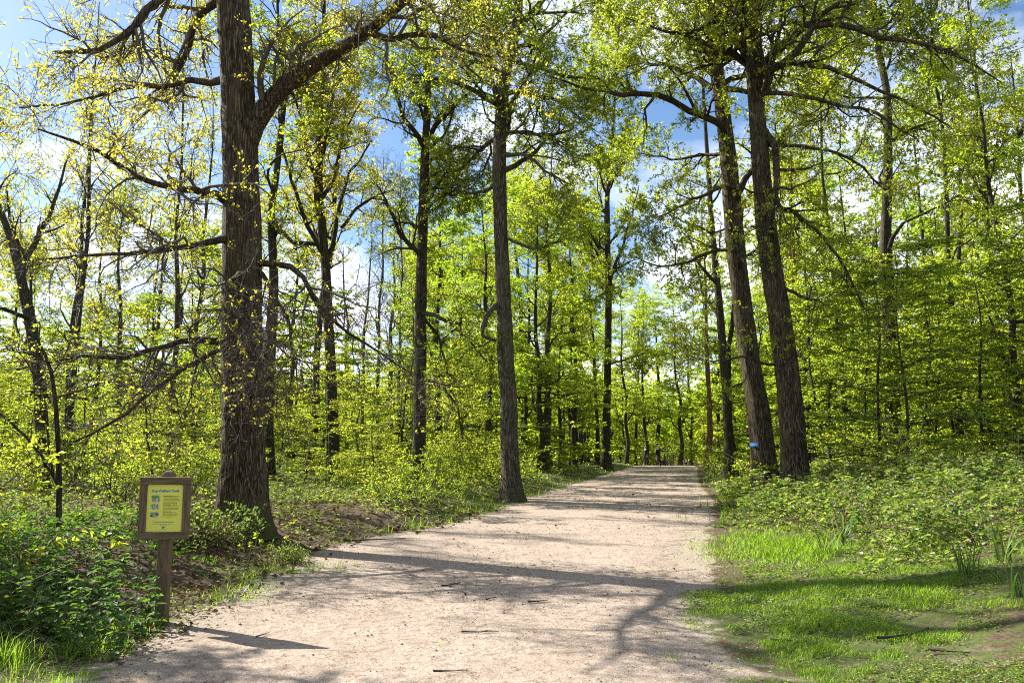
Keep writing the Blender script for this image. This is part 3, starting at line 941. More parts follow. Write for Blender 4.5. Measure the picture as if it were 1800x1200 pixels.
# trunks seen in the photograph: (px, distance, width px, variant, height factor, lean)
for (px, d, wpx, v, hz, lean) in [
    (474, 29, 25, 0, .95, 0), (543, 34, 16, 2, .9, .05), (640, 62, 8, 4, .95, 0), (692, 68, 11, 4, 1.05, 0), (668, 48, 8, 4, .9, 0), (705, 52, 7, 4, .95, 0), (812, 46, 9, 1, .75, 0), (857, 41, 14, 1, .8, 0),
    (925, 50, 9, 1, .85, 0), (948, 45, 13, 1, .85, 0), (968, 58, 8, 0, .9, 0), (985, 64, 8, 1, .9, 0), (1010, 56, 11, 1, .95, 0), (1050, 66, 8, 0, 1, 0), (1100, 84, 8, 1, 1, 0), (1117, 96, 6, 0, 1, 0),
    (1134, 88, 8, 1, 1, 0), (1158, 93, 9, 1, 1.1, 0), (1195, 86, 8, 1, 1, 0), (1240, 54, 11, 3, 1., -.05), (1424, 33, 7, 1, .6, 0), (1432, 42, 14, 3, 1, 0), (1573, 27, 30, 0, 1.05, -.04),
    (1505, 46, 12, 1, 1., 0), (1640, 34, 13, 1, .9, 0), (1705, 40, 14, 0, 1, 0), (1785, 31, 13, 2, .95, -.05), (1860, 38, 16, 0, 1, 0), (112, 38, 12, 2, .85, 0), (205, 46, 11, 0, .9, 0), (262, 52, 10, 4, .9, 0),
    (335, 40, 12, 2, .85, 0), (-60, 34, 14, 2, .8, 0), (20, 50, 12, 0, .8, 0), (160, 64, 10, 2, .9, 0), (395, 60, 12, 0, .9, 0), (510, 56, 11, 0, .9, 0), (612, 75, 10, 4, .95, 0), (770, 72, 9, 0, 1, 0),
    (840, 66, 9, 0, 1, 0), (895, 80, 8, 1, 1, 0), (1030, 90, 7, 0, 1, 0), (1215, 100, 7, 1, 1, 0), (1265, 78, 8, 1, 1, 0), (1320, 62, 10, 1, 1, 0), (1368, 74, 9, 0, 1, 0), (1470, 66, 10, 1, 1, 0),
    (1490, 33, 12, 0, 1., 0), (1690, 27, 14, 0, .95, -.03), (1800, 24, 15, 1, .8, -.04), (120, 29, 12, 2, .8, 0), (-120, 26, 14, 2, .75, 0), (300, 31, 11, 2, .85, 0),
    (1545, 60, 10, 0, 1, 0), (1610, 56, 11, 1, 1, 0), (1740, 58, 11, 1, 1, 0), (1650, 78, 10, 0, 1, 0), (1820, 66, 11, 1, 1, 0)]:
    x = (px - 900) / 1500 * d * .992
    s = wpx * d / 1500 / .4
    put(TALL[v], x, d, max(min(s, 1.9), .62), hz, K_TALL[v], rw, lean=lean)


def scatter_trees(n, srcs, kind, d0, d1, px0, px1, smin, smax, clear, gap, side=None):
    got, tries = [], 0
    while len(got) < n and tries < 6000:
        tries += 1
        d = math.sqrt(rw.uniform(d0 * d0, d1 * d1))
        px = rw.uniform(px0, px1)
        x = (px - 900) / 1500 * d
        dl, dr = float(xl(d)) - x, x - float(xr(d))
        if max(dl, dr) < clear: continue
        if any((x - a) ** 2 + (d - b) ** 2 < gap * gap for a, b in got): continue
        got.append((x, d))
        s = rw.uniform(smin, smax)
        put(srcs[rw.integers(len(srcs))], x, d, s, s * rw.uniform(.85, 1.1), kind, rw)


# understorey: right-hand wall of hornbeams, then the left wood, then the far wood
scatter_trees(14, [HORN[0], HORN[2], HORN[1]], 'leafy green hornbeam', 19, 27, 1470, 2000, .75, 1.05, 3.0, 1.8)
scatter_trees(24, HORN, 'leafy green hornbeam', 27, 42, 1370, 1960, .9, 1.35, 2.6, 2.)
scatter_trees(20, HORN[2:], 'bright young hornbeam', 19, 31, -150, 860, .4, .7, 3.0, 1.7)
scatter_trees(30, HORN, 'bright young hornbeam', 30, 46, -150, 1000, .65, 1.05, 2.4, 2.)
scatter_trees(44, HORN_FAR, 'distant leafy hornbeam', 46, 78, -150, 1050, .8, 1.25, 2.3, 2.8)
scatter_trees(30, HORN_FAR, 'distant leafy hornbeam', 44, 80, 1230, 1950, .9, 1.35, 2.5, 2.8)
scatter_trees(16, TALL[:2], 'tall half-leafed tree', 48, 84, 720, 1040, .8, 1.2, 3, 5)
scatter_trees(14, TALL[:2], 'tall half-leafed tree', 48, 90, 1230, 1800, .8, 1.2, 3, 5)
scatter_trees(12, TALL[:3], 'tall half-leafed tree', 46, 84, -150, 480, .75, 1.0, 3, 5)
scatter_trees(14, TALL[:2], 'tall half-leafed tree', 98, 135, 900, 1400, .9, 1.3, 2, 6)
scatter_trees(50, HORN_FAR[1:], 'far hornbeam', 92, 140, 600, 1500, 1.1, 1.7, .6, 3.2)
scatter_trees(40, HORN_FAR, 'far hornbeam', 80, 125, -150, 1950, 1.1, 1.7, 3, 3.6)
scatter_trees(16, SHRUB[:2], 'low leafy shrub', 16.5, 26, -100, 840, .7, 1.2, 1.4, 1.2)
scatter_trees(18, SHRUB, 'low leafy shrub', 26, 44, 480, 1010, .7, 1.3, 1.2, 1.5)
scatter_trees(10, SHRUB, 'low leafy shrub', 17, 30, 1420, 1900, .7, 1.2, 3.0, 1.4)
scatter_trees(10, SHRUB, 'low leafy shrub', 30, 70, 1200, 1380, .7, 1.2, 1.0, 2)


for (x, y, sc_, src, kd) in ([(7.0, 19.3, .45, SHRUB[2], 'sunlit low shrub'), (8.1, 20.2, .5, SHRUB[0], 'sunlit low shrub'), (5.9, 22.6, .5, SHRUB[2], 'sunlit low shrub'), (9.4, 18.8, .5, SHRUB[1], 'sunlit low shrub'),
                             (-8.4, 9.4, .72, HORN[0], 'young shading hornbeam'), (-9.6, 10.6, .8, HORN[1], 'young shading hornbeam'), (-7.2, 8.1, .42, HORN[3], 'young shading hornbeam'), (-8.0, 7.6, .6, HORN[1], 'young shading hornbeam'), (-5.9, 8.1, 1.2, SHRUB[0], 'dark bush'), (-6.2, 7.2, 1.15, SHRUB[1], 'dark bush'), (-7.0, 9.5, 1.0, SHRUB[1], 'dark bush'), (-5.3, 7.3, 1.0, SHRUB[1], 'dark bush')]  # bushes added left of the view to cast shade over the nettles
    + [((p_ - 900) / 1500 * d_, d_, 2.2, SHRUB[q % 2], 'shrub beyond the crest') for q, (p_, d_) in enumerate([(1140, 90), (1163, 88), (1172, 94), (1181, 90), (1190, 96), (1205, 92), (1150, 98), (1176, 102)])]):
    put(src, x, y, sc_, sc_, kd, rw)


def far_wood():
    """the depth of the wood beyond the last single trees, one leafy mass with its own crowns and stems"""
    rng = np.random.default_rng(9)
    n = 300
    x = rng.uniform(-130, 150, n)
    y = rng.uniform(145, 195, n)
    A, B = Acc(), Acc()
    cs = []
    for a, b in zip(x, y):
        h = rng.uniform(11, 19)
        m = 460
        p = nrm(rng.normal(size=(m, 3))) * (rng.random((m, 1)) ** .4) * np.array([4.5, 4.5, h * .52]) + [a, b, Hs(a, b) + h * .52]
        cs.append(p[p[:, 2] > Hs(a, b)])
    c = np.concatenate(cs)
    L = rng.uniform(.5, 1.1, len(c))
    o = mk('far_wood', *leaf_geo(c, rng.normal(size=c.shape), rng.normal(size=c.shape) + [0, 0, .8], L, L * .7, .12), L_LIME)
    props(o, 'far depth of the wood closing the view behind all single trees', 'wood', None, 'stuff')


far_wood()

# labels: which gap between landmark trunks a tree stands in, and how far back in it
buckets = {}
for (px, d, kind, o) in WOOD:
    gi = max(i for i, (m, _) in enumerate(MARKS) if m <= px)
    buckets.setdefault((gi, kind), []).append((d, o))
for (gi, kind), lst in buckets.items():
    lst.sort(key=lambda q: q[0])
    a, b = MARKS[gi][1], MARKS[gi + 1][1]
    for i, (d, o) in enumerate(lst):
        pos = ORD[i] if i == 0 else ORD[min(i, 19)] + ' nearest'
        if len(lst) == 1:
            lab = f'{kind} standing between {a} and {b}'
        else:
            lab = f'{kind}, {pos} between {a} and {b}'
        props(o, lab, 'shrub' if 'shrub' in kind else 'tree', 'trees and shrubs of the wood behind')

# ------------------------------------------------------------------ ground plants
rg = np.random.default_rng(5)


def frustum_points(n, d0, d1, px0, px1, power=1.2):
    """points denser near the camera"""
    u = rg.random(n)
    a, b = d0 ** (1 - power), d1 ** (1 - power)
    d = (a + (b - a) * u) ** (1 / (1 - power))
    px = rg.uniform(px0, px1, n)
    return (px - 900) / 1500 * d, d


def bramble_mass(name, label, n, d0, d1, px0, px1, dens, hmax, mat, leaf, stems=400, keepclear=None, tri=True):
    x, y = frustum_points(n, d0, d1, px0, px1, 1.35)
    p = dens(x, y)
    k = rg.random(n) < p
    x, y, p = x[k], y[k], p[k]
    mound = .30 + 1.0 * (fbm(x * .8, y * .6, 4.4, 3) - .2)
    knob = vnoise(x * 2.9, y * 2.3, 1.7)
    top = hmax * np.clip(mound, .12, 1.4) * sstep(p, .0, .85) ** 1.4 * (.35 + 1.0 * knob)
    dep = rg.random(len(x)) ** 1.5
    z = H(x, y) + top * (1 - .96 * dep) + .015
    hole = vnoise(x * 5.3, y * 4.1, 6.1)
    k = rg.random(len(x)) < sstep(hole, .22, .5)
    x, y, z = x[k], y[k], z[k]
    if keepclear is not None:
        k = ~keepclear(x, y)
        x, y, z = x[k], y[k], z[k]
    n = len(x)
    c = np.stack([x, y, z], 1)
    sc = leaf * np.clip(y / 16, .8, 2.4) * rg.uniform(.5, 1.5, n)
    az = rg.uniform(0, 2 * PI, n)
    nr0 = np.array([0, 0, 1.]) + rg.normal(size=(n, 3)) * .55
    A = Acc()
    for off in ((0, 1.1, -1.1) if tri else (0,)):
        ax = np.stack([np.cos(az + off), np.sin(az + off), rg.uniform(-.35, .25, n)], 1)
        q = sc * (1 if off == 0 else .8)
        A.add(*leaf_geo(c, ax, nr0 + rg.normal(size=(n, 3)) * .15, q, q * .68, .1, True))
    nleaf = len(np.concatenate(A.F))
    if stems:
        q = rg.integers(0, n, stems)
        P, R = walk(rg, np.stack([x[q], y[q], H(x[q], y[q])], 1), nrm(rg.normal(size=(stems, 3)) * [1, 1, .2] + [0, 0, 1.1]), hmax * rg.uniform(.8, 2.2, stems), np.full(stems, .0045), 8, -.13, .12, .002)
        A.add(*tubes(P, R, 4, rg))
    o = A.build(name, mat)
    o.data.materials.append(CANE)
    mi = np.zeros(len(o.data.polygons), np.int32)
    mi[nleaf:] = 1
    o.data.polygons.foreach_set('material_index', mi)
    return props(o, label, 'undergrowth', None, 'stuff')


def right_dens(x, y):
    dr = x - xr(y)
    edge = .45 + .6 * (fbm(y * .6, x * .2, 3.1, 3) - .5) * 2 + 1.55 * np.exp(-((y - 10.3) / 3.0) ** 2)
    return sstep(dr, edge, edge + 1.1) * (.45 + .9 * (fbm(x * 1.1, y * .8, 8.8, 3) - .15)) * sstep(y, 8.2, 10.5)


bramble_mass('bramble_undergrowth', 'mass of sunlit brambles covering the right bank under the leaning pair', 60000, 8.5, 30, 1180, 2100, right_dens, 1.0, L_BRAM, .08,
             keepclear=lambda x, y: ((x - 7.15) ** 2 + (y - 21.5) ** 2 < .3) | ((x - 7.45) ** 2 + (y - 25) ** 2 < .25))
bramble_mass('undergrowth', 'distant low greenery along the right side of the path', 9000, 28, 95, 1150, 1900,
             lambda x, y: sstep(x - xr(y), .5, 1.8) * (.4 + .6 * fbm(x * .6, y * .4, 2.1)), .6, L_LIME, .055, tri=False)


def left_dens(x, y):
    dl = xl(y) - x
    e = .5 + .5 * (fbm(y * .7, x * .2, 6.1, 3) - .5)
    bare = np.exp(-(((x + 3.0) / 1.0) ** 2 + ((y - 11.8) / 1.1) ** 2))
    return sstep(dl, e, e + .8) * (.35 + .9 * (fbm(x * .9, y * .7, 5.5, 3) - .15)) * (1 - .9 * bare) * sstep(y, 10.5, 12.5)


bramble_mass('undergrowth', 'low herbs and brambles under the trees left of the path', 30000, 10.5, 34, -150, 1000, left_dens, .45, L_BRAM, .06,
             keepclear=lambda x, y: (x + 4.15) ** 2 + (y - 13.2) ** 2 < .45)
bramble_mass('undergrowth', 'distant low greenery on the floor of the left wood', 10000, 32, 95, -100, 1120,
             lambda x, y: sstep(xl(y) - x, .4, 1.5) * (.2 + .6 * fbm(x * .6, y * .4, 3.1)), .5, L_HORN, .05, tri=False)


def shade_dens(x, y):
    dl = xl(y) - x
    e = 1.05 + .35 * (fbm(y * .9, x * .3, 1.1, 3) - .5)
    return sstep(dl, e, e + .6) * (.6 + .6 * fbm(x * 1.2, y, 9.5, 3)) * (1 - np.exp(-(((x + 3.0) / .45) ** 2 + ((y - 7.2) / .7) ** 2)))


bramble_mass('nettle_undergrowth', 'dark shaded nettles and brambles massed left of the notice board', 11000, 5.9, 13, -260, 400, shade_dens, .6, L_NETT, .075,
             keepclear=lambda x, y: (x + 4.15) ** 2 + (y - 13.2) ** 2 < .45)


def nettle(seed, hgt=.45, mat=L_NETT, leaf=.075):
    rng = np.random.default_rng(seed)
    root = thing('nettle_clump', 'clump of nettles', 'nettles', (0, 0, -500))
    S = 9
    p = np.concatenate([rng.normal(size=(S, 2)) * .13, np.full((S, 1), -.04)], 1)
    d = nrm(np.concatenate([rng.normal(size=(S, 2)) * .3, np.ones((S, 1))], 1))
    P, R = walk(rng, p, d, rng.uniform(.6, 1.1, S) * hgt, np.full(S, .004), 8, .03, .08, .002)
    mk('stems', *tubes(P, R, 5, rng), plain('green_stem', (.07, .11, .03), .7), root, True)
    cs, axs, Ls = [], [], []
    for s in range(S):
        for q in range(1, 8):
            a = q * PI / 2 + rng.uniform(0, .6)
            for sg in (0, PI, PI / 2):
                cs.append(P[s, q])
                axs.append((math.cos(a + sg), math.sin(a + sg), -.15 + rng.uniform(-.2, .25)))
                Ls.append(leaf * (1.15 - .08 * q) * rng.uniform(.75, 1.25))
    cs, axs, Ls = np.array(cs), np.array(axs), np.array(Ls)
    mk('foliage', *leaf_geo(cs, axs, np.array([0, 0, 1.]) + rng.normal(size=cs.shape) * .25, Ls, Ls * .66, .1, True), mat, root)
    return root


def place_group(src, spots, labels, group):
    for i, (px, py, d, s) in enumerate(spots):
        p = W(px, py, d)
        loc = (p[0], d, Hs(p[0], d) - .01)
        if i == 0:
            o = src
            o.location, o.rotation_euler, o.scale = loc, (0, 0, rg.uniform(0, 6)), (s, s, s)
        else:
            o = dup(src, loc, rg.uniform(0, 6), (s, s, s))
        props(o, labels[i], None, group)


place_group(nettle(61), [(170, 1090, 6.6, 1.15), (95, 1080, 6.8, 1.2), (25, 1100, 6.5, 1.1), (225, 1070, 7.2, 1.2), (130, 1040, 7.8, 1.3), (50, 1040, 7.9, 1.2), (190, 1110, 6.3, .75)],
            ['large-leafed nettle clump spilling onto the grass left of the notice board post', 'shaded nettle clump second from the post at the front of the left bed',
             'shaded nettle clump at the left border of the view', 'nettle clump right beside the notice board post', 'nettle clump behind the front row, left of the notice board',
             'nettle clump at the back of the shaded left bed', 'small low nettle clump on the edge of the left grass'], 'nettle clumps by the notice board')

# pale-leafed shrub and shoots at the foot of the great oak
foot = make_shrub(54, L_BRAM, .6, 9, .06, 4, .7)
foot.name = 'elder_shrub'
place_group(foot, [(385, 950, 12.1, .85), (338, 962, 11.2, .75), (296, 955, 12.0, 1.), (508, 985, 11.2, .45)],
            ['pale-leafed shrub right at the foot of the great oak', 'pale-leafed shrub between the notice board and the great oak', 'shrub hidden just behind the notice board', 'small pale shrub on the bare soil right of the great oak'],
            'pale shrubs round the great oak')


def shoot(seed):
    rng = np.random.default_rng(seed)
    root = thing('bracken_shoot', 'bracken shoot', 'fern', (0, 0, -500))
    z = np.linspace(0, 1, 9)
    P = np.stack([.03 * np.sin(z * 3), .02 * z, z * .32 - .02], 1)
    t = np.linspace(0, 1.5 * PI, 8)[1:]
    curl = np.stack([P[-1, 0] + .025 * (1 - np.cos(t)) * (1 - t / 12), 0 * t + P[-1, 1], P[-1, 2] + .025 * np.sin(t)], 1)
    P = np.concatenate([P, curl])[None]
    R = np.linspace(.006, .003, P.shape[1])[None]
    st = mk('stem', *tubes(P, R, 6, rng), plain('fern_stem', (.13, .19, .05), .6), root, True)
    c, ax = on_twigs(rng, P, 26, .5, 1.)
    L = rng.uniform(.02, .05, len(c))
    mk('frond', *leaf_geo(c, rng.normal(size=c.shape) + [0, 0, .3], rng.normal(size=c.shape), L, L * .4, .1), L_LIME, root)
    return root


place_group(shoot(63), [(447, 975, 11.0, 1.2), (462, 985, 10.8, 1.0), (437, 985, 10.8, .9), (480, 990, 10.9, .8), (420, 992, 10.4, .9), (500, 985, 11.6, .9), (470, 1005, 9.9, 1.)],
            ['tallest curled bracken shoot in front of the great oak', 'curled bracken shoot just right of the tallest one', 'curled bracken shoot just left of the tallest one', 'short bracken shoot at the shadow edge right of the great oak',
             'leftmost bracken shoot in front of the great oak', 'rightmost bracken shoot beside the great oak', 'bracken shoot nearest the camera on the bare soil'], 'bracken shoots by the great oak')


def iris(seed, n=22, hgt=.75, droop=.5):
    rng = np.random.default_rng(seed)
    root = thing('iris_clump', 'iris clump', 'plant', (0, 0, -500))
    V, F = [], []
    for b in range(n):
        az = rng.uniform(0, 2 * PI)
        el = rng.uniform(1.0, 1.5)
        L = hgt * rng.uniform(.55, 1.1)
        w = rng.uniform(.008, .015)
        p = np.array([rng.normal() * .06, rng.normal() * .06, -.03])
        k = 8
        side = np.array([-math.sin(az), math.cos(az), 0])
        base = len(V)
        for q in range(k + 1):
            s = q / k
            ww = w * (1 - s ** 2.2) + .0008
            V += [p + side * ww, p - side * ww]
            d = np.array([math.cos(az) * math.cos(el), math.sin(az) * math.cos(el), math.sin(el)])
            p = p + d * L / k
            el -= droop * s * rng.uniform(.1, .75)
        for q in range(k):
            F.append([base + 2 * q, base + 2 * q + 1, base + 2 * q + 3, base + 2 * q + 2])
    h = len(F) * 4 // 5 // 8 * 8
    mk('leaves', V, F[:h], L_IRIS, root, True)
    mk('dry_leaves', V, F[h:], L_DEAD, root, True)
    return root


place_group(iris(65), [(1705, 1085, 7.9, .62), (1775, 1060, 8.3, .8), (1480, 985, 11.8, 1.0), (1500, 945, 13.5, 1.05), (1455, 1005, 11.2, .7), (1660, 900, 14.0, .8), (1800, 1130, 6.9, .6)],
            ['dark sword-leafed clump drooping over the grass at lower right', 'sword-leafed clump catching sun at the right border', 'upright sword-leafed clump in front of the brambles, beside the bright grass',
             'tall sword-leafed clump rising out of the middle of the brambles', 'small sword-leafed clump at the brambles front edge', 'sword-leafed clump half buried in the brambles at right', 'sword-leafed clump cut by the right border near the bottom'],
            'sword-leafed plants on the right verge')


# grass, shed buds, dead leaves: nobody could count these
def grass_patch(name, label, n, d0, d1, px0, px1, hg, thr, extra=None):
    x, y = frustum_points(n, d0, d1, px0, px1, 1.5)
    g = green_at(x, y)
    tuft = fbm(x * 3.6, y * 3.2, 2.7, 4)
    pr = sstep(g + (tuft - .5) * 2.0, thr, thr + .6)
    if extra is not None:
        pr = np.maximum(pr, extra(x, y) * sstep(tuft, .3, .5))
    k = rg.random(n) < pr
    x, y, tuft, pr = x[k], y[k], tuft[k], pr[k]
    n = len(x)
    h = hg * rg.uniform(.45, 1.25, n) * (.45 + .9 * pr) * (.5 + tuft)
    if extra is not None:
        h = h * (1 + 1.9 * extra(x, y))
    az = rg.uniform(0, 2 * PI, n)
    sd = np.stack([-np.sin(az), np.cos(az), 0 * az], 1) * (.0026 * np.clip(y / 7, .8, 6))[:, None]
    ln = np.stack([np.cos(az), np.sin(az), 0 * az], 1) * (h * rg.uniform(.2, 1.7, n))[:, None]
    c = np.stack([x, y, H(x, y) - .004], 1)
    up = np.array([0, 0, 1.]) * h[:, None]
    V = np.stack([c - sd, c + sd, c + ln * .35 + up * .62 + sd * .7, c + ln * .35 + up * .62 - sd * .7, c + ln + up * .95], 1).reshape(-1, 3)
    b = np.arange(n)[:, None] * 5
    o = mk(name, V, b + np.array([[0, 1, 2, 3]]), L_GRASS, None, None, b + np.array([[3, 2, 4]]))
    return props(o, label, 'grass', None, 'stuff')


def bright_right(x, y):
    return np.clip(np.exp(-(((x - 3.75) / 1.0) ** 2 + ((y - 12.2) / 1.9) ** 2)) + .8 * np.exp(-(((x - 5.0) / .8) ** 2 + ((y - 10.2) / .9) ** 2)), 0, 1)


def bright_left(x, y):
    return np.clip(np.exp(-(((x + 3.3) / .5) ** 2 + ((y - 5.9) / .35) ** 2)) + .8 * np.exp(-(((x + 2.3) / .4) ** 2 + ((y - 10.6) / .5) ** 2)) + .7 * np.exp(-(((x + 2.75) / .35) ** 2 + ((y - 8.9) / .8) ** 2)), 0, 1)


grass_patch('grass', 'patchy short grass over the sandy verge at lower right', 240000, 4.2, 20, 1000, 2000, .036, .47, bright_right)
grass_patch('grass', 'bright grass tufts along the left edge of the path in front', 52000, 4.2, 14, -260, 900, .06, .40, bright_left)
grass_patch('grass', 'grassy fringe along the far left edge of the path', 26000, 14, 80, 450, 1130, .14, .42)
grass_patch('grass', 'grassy fringe along the far right edge of the path', 22000, 18, 85, 1180, 1500, .15, .4)


def weeds(name, label, n, d0, d1, px0, px1, thr):
    x, y = frustum_points(n, d0, d1, px0, px1, 1.5)
    pr = sstep(green_at(x, y) + (fbm(x * 1.7, y * 1.7, 12.7, 3) - .5) * 1.6, thr, thr + .3)
    k = rg.random(n) < pr
    x, y = x[k], y[k]
    n = len(x)
    az = rg.uniform(0, 2 * PI, n)
    A = Acc()
    for q in range(3):
        L = rg.uniform(.012, .034, n) * np.clip(y / 8, .8, 3)
        ax = np.stack([np.cos(az + q * 2.1), np.sin(az + q * 2.1), rg.uniform(.0, .7, n)], 1)
        A.add(*leaf_geo(np.stack([x, y, H(x, y) + rg.uniform(.004, .03, n)], 1), ax, np.array([0, 0, 1.]) + rg.normal(size=(n, 3)) * .35, L, L * .7, .1, True))
    o = A.build(name, L_BRAM)
    return props(o, label, 'weeds', None, 'stuff')


weeds('weeds', 'small broad-leafed weeds creeping through the grass at lower right', 26000, 4.2, 16, 1000, 2000, .55)
weeds('weeds', 'small broad-leafed weeds along the left edge of the path', 14000, 4.2, 22, -200, 950, .5)


def scatter_bits(name, label, n, d0, d1, px0, px1, dens, size, mat, flatn=.35, asp=.5):
    x, y = frustum_points(n, d0, d1, px0, px1, 1.7)
    k = rg.random(n) < dens(x, y)
    x, y = x[k], y[k]
    n = len(x)
    L = size * rg.uniform(.35, 1.3, n) * np.clip(y / 8, .8, 3.5)
    c = np.stack([x, y, H(x, y) + .012 + .1 * L], 1)
    ax = np.concatenate([rg.normal(size=(n, 2)), rg.normal(size=(n, 1)) * .25], 1)
    nr = np.array([0, 0, 1.]) + rg.normal(size=(n, 3)) * flatn
    o = mk(name, *leaf_geo(c, ax, nr, L, L * asp, .15), mat)
    return props(o, label, 'litter', None, 'stuff')


onpath = lambda x, y: ((x > xl(y) - .3) & (x < xr(y) + 2.5)) * (.06 + 1.9 * np.clip(fbm(x * 1.3, y * 1.3, 4.9, 5) - .36, 0, 1) + .6 * sstep(fbm(x * .5, y * .5, 2.2), .5, .8))
scatter_bits('shed_buds', 'tiny shed buds and crumbs strewn over the sandy path', 70000, 4, 60, -100, 1700, onpath, .014, L_CATK, .6)
scatter_bits('fallen_leaves', 'old brown leaf scraps strewn over the path', 3500, 4, 45, -100, 1800, onpath, .032, L_DEAD, .5, .55)
scatter_bits('leaf_litter', 'brown leaf litter on the bare soil under the great oak', 16000, 6, 20, -100, 900,
             lambda x, y: sstep(xl(y) - x, -.1, .6) * (.3 + .7 * fbm(x, y, 1.9)), .06, L_DEAD, .6, .6)


def pebbles():
    n = 2600
    x, y = frustum_points(n, 4, 30, -100, 1500, 1.7)
    k = (x > xl(y) - .2) & (x < xr(y) + .8)
    x, y = x[k], y[k]
    n = len(x)
    s = rg.uniform(.004, .014, n) * np.clip(y / 8, .8, 2)
    o8 = nrm(np.array([[1, 0, 0], [0, 1, 0], [-1, 0, 0], [0, -1, 0], [0, 0, 1.]]))
    V = np.stack([x, y, H(x, y) + .004], 1)[:, None] + o8[None] * s[:, None, None] * rg.uniform(.6, 1.3, (n, 5, 3)) * [1, 1, .7]
    b = np.arange(n)[:, None] * 5
    F = np.concatenate([b + np.array([[0, 1, 4]]), b + np.array([[1, 2, 4]]), b + np.array([[2, 3, 4]]), b + np.array([[3, 0, 4]])])
    o = mk('gravel', V.reshape(-1, 3), F, plain('pebble', (.30, .25, .20), .8, .5, 6))
    props(o, 'small pebbles scattered in the sand of the path', 'gravel', None, 'stuff')


pebbles()


# fallen sticks
def stick(px, py, L, r, az, seed, label, fork=True, grp='fallen sticks on the ground'):
    d = 1.44 * 1500 / (py - 790)
    rng = np.random.default_rng(seed)
    x = (px - 900) / 1500 * d
    root = thing('fallen_stick', label, 'stick', (x, d, Hs(x, d) + .012 + r), az, grp)
    P, R = walk(rng, np.array([[-L / 2, 0, 0.]]), np.array([[1., 0, 0]]), np.array([L]), np.array([r]), 9, 0, .12, r * .35, .2)
    P[..., 2] *= .15
    A = Acc()
    A.add(*tubes(P, R, 7, rng))
    if fork:
        P2, R2 = grow(rng, P, R, 2, .3, .8, L * .2, L * .45, 25, 50, 5, 0, .1, .6, r * .3, .1)
        P2[..., 2] *= .3
        A.add(*tubes(P2, R2, 6, rng))
    A.build('twig', TWIG, root, True)
    return root


stick(665, 948, 1.0, .018, .05, 1, 'long straight stick on the litter at the left path edge')
stick(800, 1022, .28, .010, .5, 2, 'small forked stick on the sand below the oak shadow')
stick(812, 1035, .22, .008, 2.1, 3, 'short twig touching the small forked stick')
stick(862, 1045, .16, .008, 1.2, 4, 'little twig alone in the middle of the path')
stick(945, 1050, .22, .010, .45, 5, 'short thick twig right of the middle of the path')
stick(1595, 1133, .65, .011, .1, 6, 'long stick lying across the right grass')
stick(1370, 1118, .28, .008, -.3, 7, 'thin stick on the left part of the right grass')
stick(845, 1098, .30, .007, .3, 8, 'thin twig beside the curved branch shadow')
stick(800, 1165, .26, .006, -.1, 9, 'thin twig near the bottom of the path')
stick(815, 1199, .2, .009, .05, 10, 'dark twig cut by the bottom border')
stick(1640, 1162, .25, .009, -.7, 11, 'short dark stick on the grass at lower right')
stick(310, 1103, .35, .010, -.3, 12, 'crooked stick lying at the foot of the notice board')
stick(477, 1103, .2, .006, 1.3, 13, 'upturned little twig right of the notice board shadow')
stick(1255, 1195, .3, .006, -.5, 14, 'thin pale stick at the bottom of the right grass')


def dandelion():
    d = 1.44 * 1500 / (1000 - 790)
    x = (523 - 900) / 1500 * d
    rng = np.random.default_rng(3)
    root = thing('dandelion', 'yellow dandelion flower on the left grass patch by the oak shadow', 'flower', (x, d, Hs(x, d)))
    mk('stem', *tubes(np.array([[[0, 0, 0], [.004, 0, .04], [.002, 0, .085]]]), np.array([[.0035, .003, .003]]), 6, rng), plain('dandelion_stem', (.12, .18, .05)), root, True)
    n = 40
    a = rng.uniform(0, 2 * PI, n)
    ax = np.stack([np.cos(a), np.sin(a), rng.uniform(.1, .9, n)], 1)
    L = rng.uniform(.012, .02, n)
    mk('petals', *leaf_geo(np.tile([[.002, 0, .085]], (n, 1)), ax, np.tile([[0, 0, 1.]], (n, 1)) + rng.normal(size=(n, 3)) * .1, L, L * .5, .1), plain('dandelion_yellow', (.75, .5, .02), .6, .1), root)
    n = 9
    a = np.linspace(0, 2 * PI, n, endpoint=False)
    ax = np.stack([np.cos(a), np.sin(a), 0 * a + .25], 1)
    L = rng.uniform(.09, .14, n)
    mk('leaf_rosette', *leaf_geo(np.zeros((n, 3)) + [0, 0, .01], ax, np.tile([[0, 0, 1.]], (n, 1)), L, L * .25, .05, True), L_GRASS, root)


dandelion()


# ------------------------------------------------------------------ the notice board
def mesh_text(body, size, mat, parent, name, loc, bold=0.):
    cu = bpy.data.curves.new(name, 'FONT')
    cu.body = body
    cu.size = size
    cu.align_x = 'LEFT'
    cu.offset = bold
    cu.resolution_u = 3
    tmp = bpy.data.objects.new('tmp_text', cu)
    C.objects.link(tmp)
    dg = bpy.context.evaluated_depsgraph_get()
    me = bpy.data.meshes.new_from_object(tmp.evaluated_get(dg))
    bpy.data.objects.remove(tmp)
    o = bpy.data.objects.new(name, me)
    C.objects.link(o)
    me.materials.clear()
    me.materials.append(mat)
    o.parent = parent
    o.location = loc
    o.rotation_euler = (PI / 2, 0, 0)
    return o


def bevel_obj(o, w=.004, seg=2):
    m = o.modifiers.new('bevel', 'BEVEL')
    m.width, m.segments, m.limit_method = w, seg, 'ANGLE'
    return o


